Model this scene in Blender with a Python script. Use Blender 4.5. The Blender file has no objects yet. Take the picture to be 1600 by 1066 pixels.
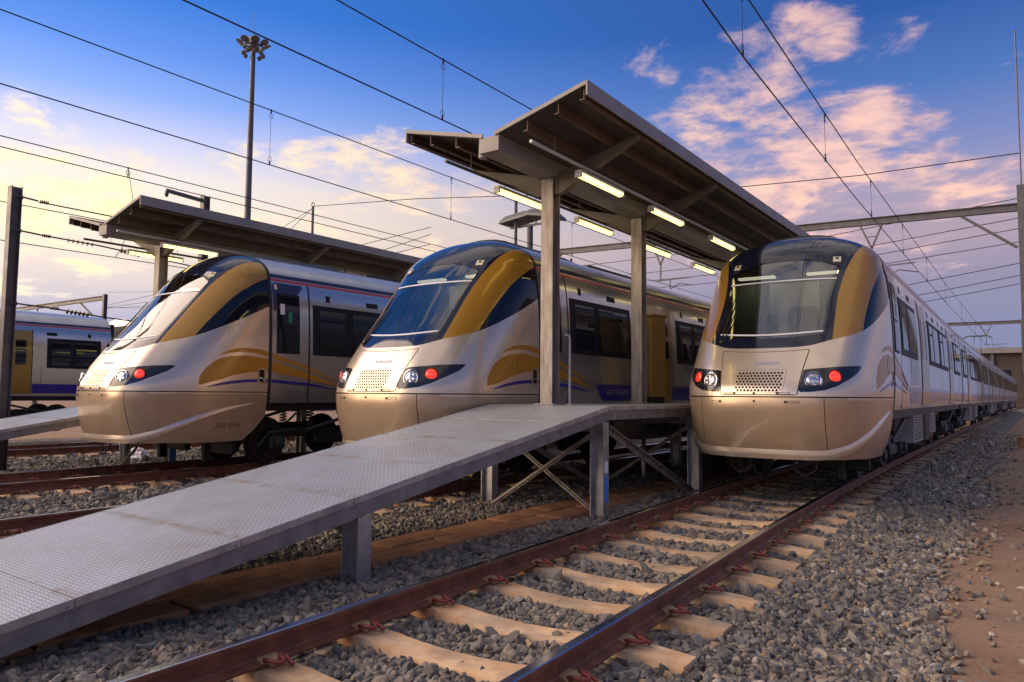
import bpy, math, random
import numpy as np
random.seed(7); rng = np.random.default_rng(7)
SC = bpy.context.scene; COL = SC.collection
PI = math.pi
# ------------------------------------------------------------------ camera
H = 1.35
YAW = math.atan(830/1150.0); PITCH = math.atan(83/1150.0); ROLL = 0.0088
cam_d = bpy.data.cameras.new('camera'); cam = bpy.data.objects.new('camera', cam_d); COL.objects.link(cam)
cam_d.sensor_width = 36.0; cam_d.lens = 1150/1600*36.0
cam_d.clip_start = 0.05; cam_d.clip_end = 3000
from mathutils import Matrix, Vector
cam.matrix_world = (Matrix.Translation((0, 0, H)) @ Matrix.Rotation(YAW, 4, 'Z') @ Matrix.Rotation(PI/2+PITCH, 4, 'X') @ Matrix.Rotation(ROLL, 4, 'Z'))
SC.camera = cam
# ------------------------------------------------------------------ node helper
class NT:
    def __init__(s, tree): s.t = tree; s.n = tree.nodes; s.l = tree.links
    def node(s, typ, **kw):
        n = s.n.new(typ)
        for k, v in kw.items(): setattr(n, k, v)
        return n
    def put(s, sock, v):
        if isinstance(v, bpy.types.NodeSocket): s.l.new(v, sock)
        elif v is not None: sock.default_value = v
    def math(s, op, a, b=None, c=None, clamp=False):
        n = s.node('ShaderNodeMath', operation=op, use_clamp=clamp)
        s.put(n.inputs[0], a); s.put(n.inputs[1], b); s.put(n.inputs[2], c); return n.outputs[0]
    def vmath(s, op, a, b=None):
        n = s.node('ShaderNodeVectorMath', operation=op)
        s.put(n.inputs[0], a); s.put(n.inputs[1], b); return n
    def ramp(s, fac, stops, interp='LINEAR'):
        n = s.node('ShaderNodeValToRGB'); cr = n.color_ramp; cr.interpolation = interp
        while len(cr.elements) < len(stops): cr.elements.new(0.5)
        for e, (p, c) in zip(cr.elements, stops): e.position = p; e.color = tuple(c) + ((1,) if len(c) == 3 else ())
        s.put(n.inputs[0], fac); return n.outputs[0]
    def mix(s, fac, a, b, mode='MIX'):
        n = s.node('ShaderNodeMix', data_type='RGBA', blend_type=mode)
        s.put(n.inputs[0], fac)
        for i, v in ((6, a), (7, b)):
            if not isinstance(v, bpy.types.NodeSocket): v = tuple(v) + ((1,) if len(v) == 3 else ())
            s.put(n.inputs[i], v)
        return n.outputs[2]
    def noise(s, vec, scale, detail=4, rough=.55, dist=0):
        n = s.node('ShaderNodeTexNoise'); s.put(n.inputs['Vector'], vec)
        n.inputs['Scale'].default_value = scale; n.inputs['Detail'].default_value = detail
        n.inputs['Roughness'].default_value = rough; n.inputs['Distortion'].default_value = dist
        return n.outputs['Fac']
    def smooth(s, v, a, b, lo=0., hi=1.):
        n = s.node('ShaderNodeMapRange', interpolation_type='SMOOTHSTEP')
        s.put(n.inputs[0], v); n.inputs[1].default_value = a; n.inputs[2].default_value = b
        n.inputs[3].default_value = lo; n.inputs[4].default_value = hi; return n.outputs[0]
    def sep(s, v):
        n = s.node('ShaderNodeSeparateXYZ'); s.put(n.inputs[0], v); return n.outputs
    def comb(s, x, y, z):
        n = s.node('ShaderNodeCombineXYZ')
        for i, v in enumerate((x, y, z)): s.put(n.inputs[i], v)
        return n.outputs[0]
# ------------------------------------------------------------------ world: dusk sky
SUN_AZ = Vector((-0.80, -0.60, 0)).normalized(); SUN_EL = math.radians(19)
W = bpy.data.worlds.new('World'); SC.world = W; W.use_nodes = True
T = NT(W.node_tree); T.n.clear()
geo = T.node('ShaderNodeTexCoord'); dirv = T.vmath('NORMALIZE', geo.outputs['Generated']).outputs[0]
dx, dy, dz = T.sep(dirv)
hor = T.vmath('NORMALIZE', T.comb(dx, dy, 0.0)).outputs[0]
g = T.vmath('DOT_PRODUCT', hor, tuple(SUN_AZ)).outputs[1]
el = T.math('DIVIDE', T.math('ARCSINE', T.math('MAXIMUM', dz, 0.0)), PI/2)      # 0..1 for 0..90 degrees
lift = T.smooth(g, .60, 1.0, 0, .48)                           # the glow reaches higher towards the sun
elw = T.math('MULTIPLY', el, T.math('SUBTRACT', 1.0, lift))
def deg(*st): return [(d/90.0, c) for d, c in st]
warm = T.ramp(elw, deg((0, (.25, .27, .42)), (4.5, (.30, .29, .42)), (8, (.58, .48, .44)), (12, (.74, .63, .47)), (15, (.66, .59, .55)),
                      (17.5, (.44, .46, .66)), (20, (.20, .31, .66)), (23, (.09, .21, .60)), (27, (.022, .135, .50)), (34, (.02, .11, .36)), (50, (.12, .14, .22)), (90, (.19, .175, .19))))
cool = T.ramp(el, deg((0, (.15, .165, .29)), (4, (.14, .15, .27)), (8, (.19, .17, .26)), (11, (.29, .215, .27)), (14, (.25, .215, .31)), (17, (.14, .17, .35)),
                      (21, (.05, .115, .33)), (26, (.015, .065, .25)), (34, (.02, .065, .22)), (50, (.11, .12, .19)), (90, (.19, .175, .19))))
gf = T.smooth(g, -.45, .62)
sky = T.mix(gf, cool, warm)
# cloud deck seen in perspective
inv = T.math('DIVIDE', 1.0, T.math('MAXIMUM', T.math('ADD', dz, 0.09), 0.03))
cp = T.comb(T.math('MULTIPLY', dx, inv), T.math('MULTIPLY', dy, inv), 0.0)
n1 = T.noise(cp, 2.3, 10, .60, .5); n2 = T.noise(cp, 7.5, 10, .66, .3)
def cdir(u, v):
    r = cam.matrix_world.to_3x3() @ Vector(((u-800)/1150, (533-v)/1150, -1)); return r.normalized()
def blob(u, v, s0, s1, k=1.0):
    d = cdir(u, v); dp = T.vmath('DOT_PRODUCT', dirv, tuple(d)).outputs[1]
    return T.smooth(dp, math.cos(math.radians(s1)), math.cos(math.radians(s0)), 0, k)
bank = 0.0
for b_ in ((1180, 140, .5, 6.5, .95), (1265, 55, .3, 5.0, .75), (1130, 205, .5, 6.5, .9), (1330, 195, .5, 6.5, .85), (1260, 270, 1, 11, .88), (1415, 72, .1, 3.0, .50), (1480, 195, .2, 5.0, .50),
           (1540, 115, .2, 4.0, .42), (1010, 140, .1, 5.0, .46), (960, 190, .2, 5.0, .40), (1450, 285, 1, 9, .76), (1110, 290, 1, 10, .8), (1350, 110, .5, 5, .45), (620, 280, .5, 6, .85), (540, 330, 1, 9, .75), (730, 330, .5, 8, .7), (450, 300, .5, 5, .5),
           (50, 295, 1, 8, .95), (120, 320, 1, 7, .95), (190, 290, .5, 6, .8), (330, 320, 1, 7, .7), (60, 370, 1, 8, .7), (140, 432, .3, 2.2, .8), (20, 425, .3, 3, .75), (660, 390, 1, 6, .7)):
    bank = T.math('MAXIMUM', bank, blob(*b_))
wide = T.smooth(el, 36/90, 52/90, 0, .60)                     # cloud added overhead, out of view, for neutral light and paler reflections
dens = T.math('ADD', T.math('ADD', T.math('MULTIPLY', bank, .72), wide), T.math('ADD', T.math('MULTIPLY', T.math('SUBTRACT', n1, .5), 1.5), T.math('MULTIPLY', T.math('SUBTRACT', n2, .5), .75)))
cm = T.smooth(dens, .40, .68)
core = T.smooth(dens, .50, .86)
ccol_w = T.mix(core, (.70, .58, .48), (.84, .74, .36))
ccol_c = T.mix(core, (.40, .27, .31), (.78, .46, .34))
ccol = T.mix(gf, ccol_c, ccol_w)
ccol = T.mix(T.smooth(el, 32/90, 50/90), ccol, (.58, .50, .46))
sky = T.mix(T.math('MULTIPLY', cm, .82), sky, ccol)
nis = T.node('ShaderNodeTexSky', sky_type='NISHITA'); nis.sun_disc = False
nis.sun_elevation = SUN_EL; nis.sun_rotation = math.atan2(SUN_AZ.x, SUN_AZ.y)
sky = T.mix(1.0, sky, T.mix(1.0, nis.outputs[0], (.006, .006, .006), 'MULTIPLY'), 'ADD')
bg = T.node('ShaderNodeBackground'); T.put(bg.inputs[0], sky); bg.inputs[1].default_value = 1.0
T.l.new(bg.outputs[0], T.node('ShaderNodeOutputWorld').inputs[0])
# ------------------------------------------------------------------ sun, exposure
sd = bpy.data.lights.new('sun', 'SUN'); sd.energy = 3.1; sd.angle = math.radians(72); sd.color = (1.0, .72, .46)
sun = bpy.data.objects.new('sun', sd); COL.objects.link(sun)
sun.rotation_euler = Vector((-SUN_AZ.x*math.cos(SUN_EL), -SUN_AZ.y*math.cos(SUN_EL), -math.sin(SUN_EL))).to_track_quat('-Z', 'Y').to_euler()
SC.view_settings.view_transform = 'Standard'; SC.view_settings.look = 'None'
SC.view_settings.exposure = 0.62; SC.view_settings.gamma = 1.0; SC.view_settings.use_curve_mapping = False
# ------------------------------------------------------------------ materials
MATS = {}
def mat(name, col, rough=.5, metal=0., coat=0., spec=.5, var=0., vscale=6., bump=0., bscale=40., col2=None, emit=None, estr=0., coatr=.05, stretch=None, det=6, rvar=.25):
    m = bpy.data.materials.new(name); m.use_nodes = True; t = NT(m.node_tree); b = t.n['Principled BSDF']
    b.inputs['Roughness'].default_value = rough; b.inputs['Metallic'].default_value = metal
    b.inputs['Coat Weight'].default_value = coat; b.inputs['Coat Roughness'].default_value = coatr
    b.inputs['Specular IOR Level'].default_value = spec
    c = tuple(col)+(1,)
    if var or bump or col2:
        tc = t.node('ShaderNodeTexCoord'); v = tc.outputs['Object']
        if stretch:
            mp = t.node('ShaderNodeMapping'); mp.inputs['Scale'].default_value = stretch; t.l.new(v, mp.inputs[0]); v = mp.outputs[0]
        f = t.noise(v, vscale, det, .6, .3)
        c2 = col2 if col2 else tuple(x*(1-var) for x in col); c1 = tuple(min(1, x*(1+var*.5)) for x in col)
        t.l.new(t.ramp(f, [(.32, c1), (.68, c2)]), b.inputs['Base Color'])
        t.l.new(t.math('ADD', t.math('MULTIPLY', t.math('SUBTRACT', f, .5), rvar), rough, clamp=True), b.inputs['Roughness'])
        if bump:
            bn = t.node('ShaderNodeBump'); bn.inputs['Strength'].default_value = bump; bn.inputs['Distance'].default_value = .01
            t.l.new(t.noise(v, bscale, 5, .65), bn.inputs['Height']); t.l.new(bn.outputs[0], b.inputs['Normal'])
    else: b.inputs['Base Color'].default_value = c
    if emit: b.inputs['Emission Color'].default_value = tuple(emit)+(1,); b.inputs['Emission Strength'].default_value = estr
    MATS[name] = m; return m
mat('champagne', (.70, .59, .465), .26, .55, .7, var=.05, vscale=2, det=2, rvar=.08)
mat('bronze', (.57, .425, .285), .30, .55, .6, var=.10, vscale=3, det=2, rvar=.08)
mat('silver', (.56, .53, .50), .20, .78, .5, var=.05, vscale=1.5, det=2, rvar=.08)
mat('roof_paint', (.52, .54, .58), .33, .45, .3, var=.12, vscale=2.5, det=2, rvar=.08)
mat('gold', (.40, .205, .022), .32, .15, .5, var=.05, det=2, rvar=.08)
mat('door_gold', (.36, .21, .035), .3, .4, .5, var=.06, det=2, rvar=.08)
mat('gold_print', (.46, .21, .016), .36, .1, .35)
mat('blue_print', (.016, .012, .25), .3, 0, .6)
mat('red_print', (.50, .05, .035), .35, 0, .4)
mat('navy', (.035, .035, .075), .3, .1, .4)
mat('gloss_black', (.010, .013, .032), .07, 0, .4, spec=.4)
mat('rubber', (.016, .016, .018), .55)
mat('frame_dark', (.016, .018, .024), .5, spec=.15)
mat('pane', (.010, .012, .018), .03, 0, .0, spec=.5)
mat('white_trim', (.80, .80, .82), .3)
mat('sticker', (.70, .66, .45), .5)
mat('sticker_print', (.05, .05, .05), .5)
mat('green_print', (.02, .22, .12), .5)
mat('lettering', (.45, .52, .72), .3, .4)
mat('print_dark', (.09, .07, .055), .45)
mat('chrome', (.66, .68, .72), .16, 1.0)
mat('lens', (.46, .49, .54), .14, .7, .6)
mat('red_lamp', (.75, .03, .02), .2, 0, 1.0, emit=(1, .05, .025), estr=.55)
mat('lamp_black', (.014, .014, .016), .18, 0, .6)
mat('under_black', (.010, .010, .011), .5, .1, var=.3, vscale=9)
mat('under_grey', (.045, .044, .043), .5, .2, var=.3, vscale=7)
mat('under_light', (.42, .43, .44), .45, .2, var=.2, vscale=5)
mat('wheel_steel', (.055, .048, .045), .5, .5, var=.3, vscale=9)
mat('bulkhead', (.20, .235, .27), .5, var=.1)
mat('desk', (.33, .33, .33), .45)
mat('poster_blue', (.06, .19, .50), .5)
mat('poster_white', (.72, .74, .76), .5)
mat('seat_blue', (.03, .05, .13), .8)
mat('added_cab_glow', (.8, .8, .7), .5, emit=(1, .80, .42), estr=3.5)  # glow of the panels added inside the cabs
mat('tube_light', (.9, .9, .8), .5, emit=(1, .76, .20), estr=2.2)
mat('light_housing', (.55, .54, .48), .4)
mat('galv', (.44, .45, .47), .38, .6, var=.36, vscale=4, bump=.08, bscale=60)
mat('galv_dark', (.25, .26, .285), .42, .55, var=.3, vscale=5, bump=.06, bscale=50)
mat('steel_paint', (.32, .295, .265), .5, .25, var=.42, vscale=5, bump=.05, stretch=(3, 3, .5), col2=(.20, .165, .13))
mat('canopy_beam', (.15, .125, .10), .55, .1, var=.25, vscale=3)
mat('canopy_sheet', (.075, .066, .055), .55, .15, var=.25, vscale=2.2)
mat('fascia', (.27, .25, .245), .5, .1, var=.15, vscale=2)
mat('purlin', (.13, .078, .05), .55, .1, var=.3, vscale=4)
mat('wire', (.022, .020, .024), .5, .4)
mat('insulator', (.05, .03, .03), .3)
mat('mast_steel', (.12, .115, .125), .5, .4, var=.25, vscale=3)
mat('lamp_head', (.13, .13, .135), .5, .3)
mat('rail_rust', (.20, .072, .040), .58, .1, var=.45, vscale=7, bump=.12, bscale=60)
mat('rail_head', (.55, .60, .70), .14, 1.0, var=.15, vscale=9)
mat('sleeper', (.70, .50, .30), .75, var=.3, vscale=5, bump=.3, bscale=45, col2=(.54, .31, .15))
mat('clip_red', (.22, .045, .036), .5, .1, var=.25, vscale=30)
mat('insulator_tan', (.42, .30, .15), .6, var=.2, vscale=30)
mat('trough', (.44, .225, .105), .85, var=.3, vscale=3.5, bump=.5, bscale=14, col2=(.28, .12, .05))
mat('cabinet_gold', (.40, .235, .055), .36, .3, .3, var=.08)
mat('sign_white', (.78, .78, .77), .5)
mat('sticker_blue', (.06, .25, .70), .45)
mat('sign_black', (.02, .02, .02), .5)
mat('bag', (.70, .66, .78), .4, var=.15, vscale=20)
mat('weed_green', (.06, .10, .03), .6, var=.3, vscale=20)
mat('wall_brown', (.055, .038, .030), .7, var=.2, vscale=1)
mat('wall_roof', (.20, .185, .185), .6)
def glass_mat(name, tint, ior, rough=.01):
    m = bpy.data.materials.new(name); m.use_nodes = True; t = NT(m.node_tree); t.n.clear()
    tr = t.node('ShaderNodeBsdfTransparent'); tr.inputs[0].default_value = tint+(1,)
    gl = t.node('ShaderNodeBsdfGlossy'); gl.inputs['Roughness'].default_value = rough; gl.inputs[0].default_value = (1, 1, 1, 1)
    fr = t.node('ShaderNodeFresnel'); fr.inputs[0].default_value = ior
    mx = t.node('ShaderNodeMixShader'); t.l.new(fr.outputs[0], mx.inputs[0]); t.l.new(tr.outputs[0], mx.inputs[1]); t.l.new(gl.outputs[0], mx.inputs[2])
    t.l.new(mx.outputs[0], t.node('ShaderNodeOutputMaterial').inputs[0]); MATS[name] = m
glass_mat('windscreen', (.42, .48, .52), 2.3)
glass_mat('windscreen_tint', (.10, .12, .16), 2.5)
def deck_mat():
    m = bpy.data.materials.new('chequer'); m.use_nodes = True; t = NT(m.node_tree); b = t.n['Principled BSDF']
    tc = t.node('ShaderNodeTexCoord'); x, y, z = t.sep(tc.outputs['Object'])
    S = 1/.028
    xs = t.math('MULTIPLY', x, S); ys = t.math('MULTIPLY', y, S)
    cx = t.math('FLOOR', xs); cy = t.math('FLOOR', ys)
    fx = t.math('SUBTRACT', t.math('SUBTRACT', xs, cx), .5); fy = t.math('SUBTRACT', t.math('SUBTRACT', ys, cy), .5)
    par = t.math('MODULO', t.math('ADD', t.math('ADD', cx, cy), 2000.0), 2.0)
    sg = t.math('SUBTRACT', t.math('MULTIPLY', par, 2.0), 1.0)
    a = t.math('MULTIPLY', t.math('ADD', fx, t.math('MULTIPLY', fy, sg)), .707)
    c = t.math('MULTIPLY', t.math('SUBTRACT', fx, t.math('MULTIPLY', fy, sg)), .707)
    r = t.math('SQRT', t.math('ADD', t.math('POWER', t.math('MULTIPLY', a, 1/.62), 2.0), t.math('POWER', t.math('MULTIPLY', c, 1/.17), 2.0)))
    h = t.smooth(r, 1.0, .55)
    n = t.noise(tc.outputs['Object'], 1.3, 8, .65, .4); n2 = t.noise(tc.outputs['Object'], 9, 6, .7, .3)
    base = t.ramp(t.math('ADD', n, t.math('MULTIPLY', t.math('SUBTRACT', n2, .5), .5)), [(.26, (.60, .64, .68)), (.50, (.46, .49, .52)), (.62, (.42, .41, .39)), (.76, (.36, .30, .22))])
    base = t.mix(h, t.mix(.42, base, (.16, .175, .19)), (.76, .80, .85))  # raised treads paler, gaps darker: shading of the relief put into the colour
    fy_ = t.math('ABSOLUTE', t.math('SUBTRACT', t.math('FRACT', t.math('ADD', t.math('DIVIDE', y, -7.75/7), 200.5)), .5))
    n3 = t.noise(tc.outputs['Object'], 4.5, 8, .75, .6)
    seam = t.math('MULTIPLY', t.smooth(fy_, .085, .0), t.smooth(n3, .40, .66))
    blot = t.math('MULTIPLY', t.smooth(n3, .55, .72), t.smooth(n, .46, .62))
    base = t.mix(t.math('MULTIPLY', t.math('MAXIMUM', seam, t.math('MULTIPLY', blot, .7)), .75), base, (.27, .185, .115))
    t.l.new(base, b.inputs['Base Color']); b.inputs['Metallic'].default_value = .45
    t.l.new(t.math('SUBTRACT', t.math('ADD', .44, t.math('MULTIPLY', n2, .12)), t.math('MULTIPLY', h, .12)), b.inputs['Roughness'])
    bn = t.node('ShaderNodeBump'); bn.inputs['Strength'].default_value = .7; bn.inputs['Distance'].default_value = .003
    t.l.new(h, bn.inputs['Height']); t.l.new(bn.outputs[0], b.inputs['Normal']); MATS['chequer'] = m
deck_mat()
def stone_mat():
    m = bpy.data.materials.new('ballast_stone'); m.use_nodes = True; t = NT(m.node_tree); b = t.n['Principled BSDF']
    at = t.node('ShaderNodeAttribute', attribute_name='tone'); tc = t.node('ShaderNodeTexCoord')
    c = t.ramp(at.outputs['Fac'], [(0, (.075, .068, .062)), (.25, (.145, .132, .118)), (.5, (.215, .195, .17)), (.68, (.30, .228, .152)), (.80, (.29, .27, .24)), (.92, (.40, .265, .145)), (1.0, (.47, .43, .37))])
    n = t.noise(tc.outputs['Object'], 45, 5, .7)
    c = t.mix(.55, c, t.ramp(n, [(.3, (.55, .55, .55)), (.7, (1.3, 1.3, 1.3))]), 'MULTIPLY')
    t.l.new(c, b.inputs['Base Color']); b.inputs['Roughness'].default_value = .72
    bn = t.node('ShaderNodeBump'); bn.inputs['Strength'].default_value = .35; bn.inputs['Distance'].default_value = .004
    t.l.new(t.noise(tc.outputs['Object'], 90, 4, .7), bn.inputs['Height']); t.l.new(bn.outputs[0], b.inputs['Normal']); MATS['stone'] = m
    m = bpy.data.materials.new('ballast_bed'); m.use_nodes = True; t = NT(m.node_tree); b = t.n['Principled BSDF']
    tc = t.node('ShaderNodeTexCoord'); vo = t.node('ShaderNodeTexVoronoi'); vo.inputs['Scale'].default_value = 15; t.l.new(tc.outputs['Object'], vo.inputs['Vector'])
    f = t.sep(vo.outputs['Color'])[0]
    c = t.ramp(f, [(0, (.07, .066, .066)), (.45, (.15, .14, .135)), (.75, (.22, .19, .15)), (1, (.32, .26, .19))])
    t.l.new(c, b.inputs['Base Color']); b.inputs['Roughness'].default_value = .85
    bn = t.node('ShaderNodeBump'); bn.inputs['Strength'].default_value = 1.0; bn.inputs['Distance'].default_value = .05
    t.l.new(vo.outputs['Distance'], bn.inputs['Height']); bn.invert = True; t.l.new(bn.outputs[0], b.inputs['Normal']); MATS['ballast_bed'] = m
    m = bpy.data.materials.new('dirt'); m.use_nodes = True; t = NT(m.node_tree); b = t.n['Principled BSDF']
    tc = t.node('ShaderNodeTexCoord'); n = t.noise(tc.outputs['Object'], .9, 9, .65, .5); n2 = t.noise(tc.outputs['Object'], 30, 6, .7)
    c = t.ramp(n, [(.3, (.25, .145, .088)), (.5, (.34, .215, .135)), (.7, (.25, .17, .12))])
    c = t.mix(.6, c, t.ramp(n2, [(.3, (.65, .65, .65)), (.7, (1.25, 1.25, 1.25))]), 'MULTIPLY')
    t.l.new(c, b.inputs['Base Color']); b.inputs['Roughness'].default_value = .92
    bn = t.node('ShaderNodeBump'); bn.inputs['Strength'].default_value = .8; bn.inputs['Distance'].default_value = .02
    t.l.new(t.math('ADD', n2, t.math('MULTIPLY', n, 1.5)), bn.inputs['Height']); t.l.new(bn.outputs[0], b.inputs['Normal']); MATS['dirt'] = m
stone_mat()
# ------------------------------------------------------------------ object helpers
def tag(o, label=None, cat=None, group=None, kind=None):
    if label: o['label'] = label
    if cat: o['category'] = cat
    if group: o['group'] = group
    if kind: o['kind'] = kind
    return o
def thing(name, label, cat, loc=(0, 0, 0), rz=0., group=None):
    o = bpy.data.objects.new(name, None); COL.objects.link(o); o.location = loc; o.rotation_euler = (0, 0, rz); o.empty_display_size = .2
    return tag(o, label, cat, group)
def link(name, me, parent=None, loc=(0, 0, 0), rot=(0, 0, 0)):
    o = bpy.data.objects.new(name, me); COL.objects.link(o); o.parent = parent; o.location = loc; o.rotation_euler = rot; return o
def kids(o): return list(CH.get(o.name, ()))
def copy_tree(o, parent=None):
    c = o.copy(); COL.objects.link(c); c.parent = parent
    for ch in [x for x in ALLK if x.parent == o]: copy_tree(ch, c)
    return c
ALLK = []
def snapshot():
    ALLK.clear(); ALLK.extend([x for x in COL.objects if x.parent])
class MB:
    def __init__(s): s.v = []; s.f = []; s.mi = []
    def add(s, vs, fs, mi=0):
        n = len(s.v); s.v += [tuple(map(float, v)) for v in vs]; s.f += [tuple(n+i for i in f) for f in fs]; s.mi += [mi]*len(fs); return s
    def box(s, x0, x1, y0, y1, z0, z1, mi=0):
        return s.add([(x0, y0, z0), (x1, y0, z0), (x1, y1, z0), (x0, y1, z0), (x0, y0, z1), (x1, y0, z1), (x1, y1, z1), (x0, y1, z1)],
                     [(0, 3, 2, 1), (4, 5, 6, 7), (0, 1, 5, 4), (1, 2, 6, 5), (2, 3, 7, 6), (3, 0, 4, 7)], mi)
    def bbox(s, x0, x1, y0, y1, z0, z1, b=.01, mi=0):       # box with chamfered edges
        vs = []; 
        for z, i in ((z0, b), (z0+b, 0), (z1-b, 0), (z1, b)):
            X0, X1, Y0, Y1 = x0+i, x1-i, y0+i, y1-i; k = b*.7
            vs += [(X0+k, Y0, z), (X1-k, Y0, z), (X1, Y0+k, z), (X1, Y1-k, z), (X1-k, Y1, z), (X0+k, Y1, z), (X0, Y1-k, z), (X0, Y0+k, z)]
        fs = [tuple(range(7, -1, -1)), tuple(range(24, 32))]
        for l in range(3):
            for i in range(8): fs.append((l*8+i, l*8+(i+1) % 8, l*8+8+(i+1) % 8, l*8+8+i))
        return s.add(vs, fs, mi)
    def bar(s, p, q, w, h, up=(0, 0, 1), mi=0):
        p = np.array(p, float); q = np.array(q, float); d = q-p; d /= np.linalg.norm(d); u = np.array(up, float)
        sd = np.cross(d, u)
        if np.linalg.norm(sd) < 1e-5: sd = np.cross(d, (1, 0, 0))
        sd /= np.linalg.norm(sd); u = np.cross(sd, d); a = sd*w/2; b = u*h/2
        return s.add([p-a-b, p+a-b, p+a+b, p-a+b, q-a-b, q+a-b, q+a+b, q-a+b], [(0, 1, 2, 3), (7, 6, 5, 4), (4, 5, 1, 0), (5, 6, 2, 1), (6, 7, 3, 2), (7, 4, 0, 3)], mi)
    def sweep(s, prof, path, up=(0, 0, 1), closed=True, mi=None, caps=True):
        P = [np.array(p, float) for p in path]; n = len(prof); base = len(s.v)
        for i, p in enumerate(P):
            d = P[min(i+1, len(P)-1)]-P[max(i-1, 0)]; d /= np.linalg.norm(d); sd = np.cross(d, up); sd /= np.linalg.norm(sd); u = np.cross(sd, d)
            s.v += [tuple(p+sd*a+u*b) for a, b in prof]
        for i in range(len(P)-1):
            for j in range(n if closed else n-1):
                k = (j+1) % n; s.f.append((base+i*n+j, base+i*n+k, base+(i+1)*n+k, base+(i+1)*n+j)); s.mi.append(mi[j] if mi else 0)
        if caps and closed: s.f += [tuple(base+j for j in range(n-1, -1, -1)), tuple(base+(len(P)-1)*n+j for j in range(n))]; s.mi += [0, 0]
        return s
    def tube(s, path, r, n=8, mi=0):
        P = [np.array(p, float) for p in path]; base = len(s.v); ref = None
        for i, p in enumerate(P):
            d = P[min(i+1, len(P)-1)]-P[max(i-1, 0)]; d /= np.linalg.norm(d)
            if ref is None: ref = np.array((0, 0, 1.) if abs(d[2]) < .9 else (1., 0, 0))
            a = np.cross(d, ref); a /= np.linalg.norm(a); b = np.cross(a, d); ref = b
            rr = r[i] if hasattr(r, '__len__') else r
            s.v += [tuple(p+rr*(a*math.cos(t)+b*math.sin(t))) for t in np.arange(n)*2*PI/n]
        for i in range(len(P)-1):
            for j in range(n): k = (j+1) % n; s.f.append((base+i*n+j, base+i*n+k, base+(i+1)*n+k, base+(i+1)*n+j)); s.mi.append(mi)
        s.f += [tuple(base+j for j in range(n-1, -1, -1)), tuple(base+(len(P)-1)*n+j for j in range(n))]; s.mi += [mi, mi]
        return s
    def lathe(s, prof, c, ax, n=20, mi=0):     # prof: (radius, distance along ax)
        ax = np.array(ax, float); ax /= np.linalg.norm(ax); a = np.cross(ax, (0, 0, 1) if abs(ax[2]) < .9 else (1, 0, 0)); a /= np.linalg.norm(a); b = np.cross(ax, a)
        base = len(s.v); c = np.array(c, float)
        for r, h in prof: s.v += [tuple(c+ax*h+r*(a*math.cos(t)+b*math.sin(t))) for t in np.arange(n)*2*PI/n]
        for i in range(len(prof)-1):
            for j in range(n): k = (j+1) % n; s.f.append((base+i*n+j, base+i*n+k, base+(i+1)*n+k, base+(i+1)*n+j)); s.mi.append(mi)
        s.f += [tuple(base+j for j in range(n-1, -1, -1)), tuple(base+(len(prof)-1)*n+j for j in range(n))]; s.mi += [mi, mi]
        return s
    def mesh(s, name, mats, smooth=False, ang=35):
        me = bpy.data.meshes.new(name); me.from_pydata(s.v, [], s.f)
        for m in ([mats] if isinstance(mats, str) else mats): me.materials.append(MATS[m])
        if any(s.mi): me.polygons.foreach_set('material_index', s.mi)
        if smooth: me.shade_smooth() if hasattr(me, 'shade_smooth') else None; me.set_sharp_from_angle(angle=math.radians(ang))
        me.update(); return me
    def build(s, name, mats, parent=None, smooth=False, ang=35, loc=(0, 0, 0), rot=(0, 0, 0)):
        return link(name, s.mesh(name, mats, smooth, ang), parent, loc, rot)
def ibeam(mb, p, q, w, h, tf=.014, tw=.010, up=(0, 0, 1)):
    prof = [(-w/2, -h/2), (w/2, -h/2), (w/2, -h/2+tf), (tw/2, -h/2+tf), (tw/2, h/2-tf), (w/2, h/2-tf), (w/2, h/2), (-w/2, h/2), (-w/2, h/2-tf), (-tw/2, h/2-tf), (-tw/2, -h/2+tf), (-w/2, -h/2+tf)]
    mb.sweep(prof, [p, q], up); return mb
def tab(xs, ys):
    xs = np.array(xs, float); ys = np.array(ys, float); h = np.diff(xs); d = np.diff(ys)/h; m = np.zeros_like(xs)
    for i in range(1, len(xs)-1): m[i] = 0 if d[i-1]*d[i] <= 0 else 2*d[i-1]*d[i]/(d[i-1]+d[i])
    m[0] = d[0]; m[-1] = d[-1]
    def f(x):
        x = np.clip(np.asarray(x, float), xs[0], xs[-1]); i = np.clip(np.searchsorted(xs, x)-1, 0, len(xs)-2); t = (x-xs[i])/h[i]
        return ys[i]*(1+2*t)*(1-t)**2+h[i]*m[i]*t*(1-t)**2+ys[i+1]*t*t*(3-2*t)-h[i]*m[i+1]*t*t*(1-t)
    return f
def text_mesh(s, size, mat_name, extrude=.0):
    cu = bpy.data.curves.new('lettering', 'FONT'); cu.body = s; cu.size = size; cu.extrude = extrude; cu.resolution_u = 2
    o = bpy.data.objects.new('lettering', cu); COL.objects.link(o); dg = bpy.context.evaluated_depsgraph_get(); dg.update()
    me = bpy.data.meshes.new_from_object(o.evaluated_get(dg)); bpy.data.objects.remove(o); bpy.data.curves.remove(cu)
    me.materials.clear(); me.materials.append(MATS[mat_name]); return me
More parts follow.
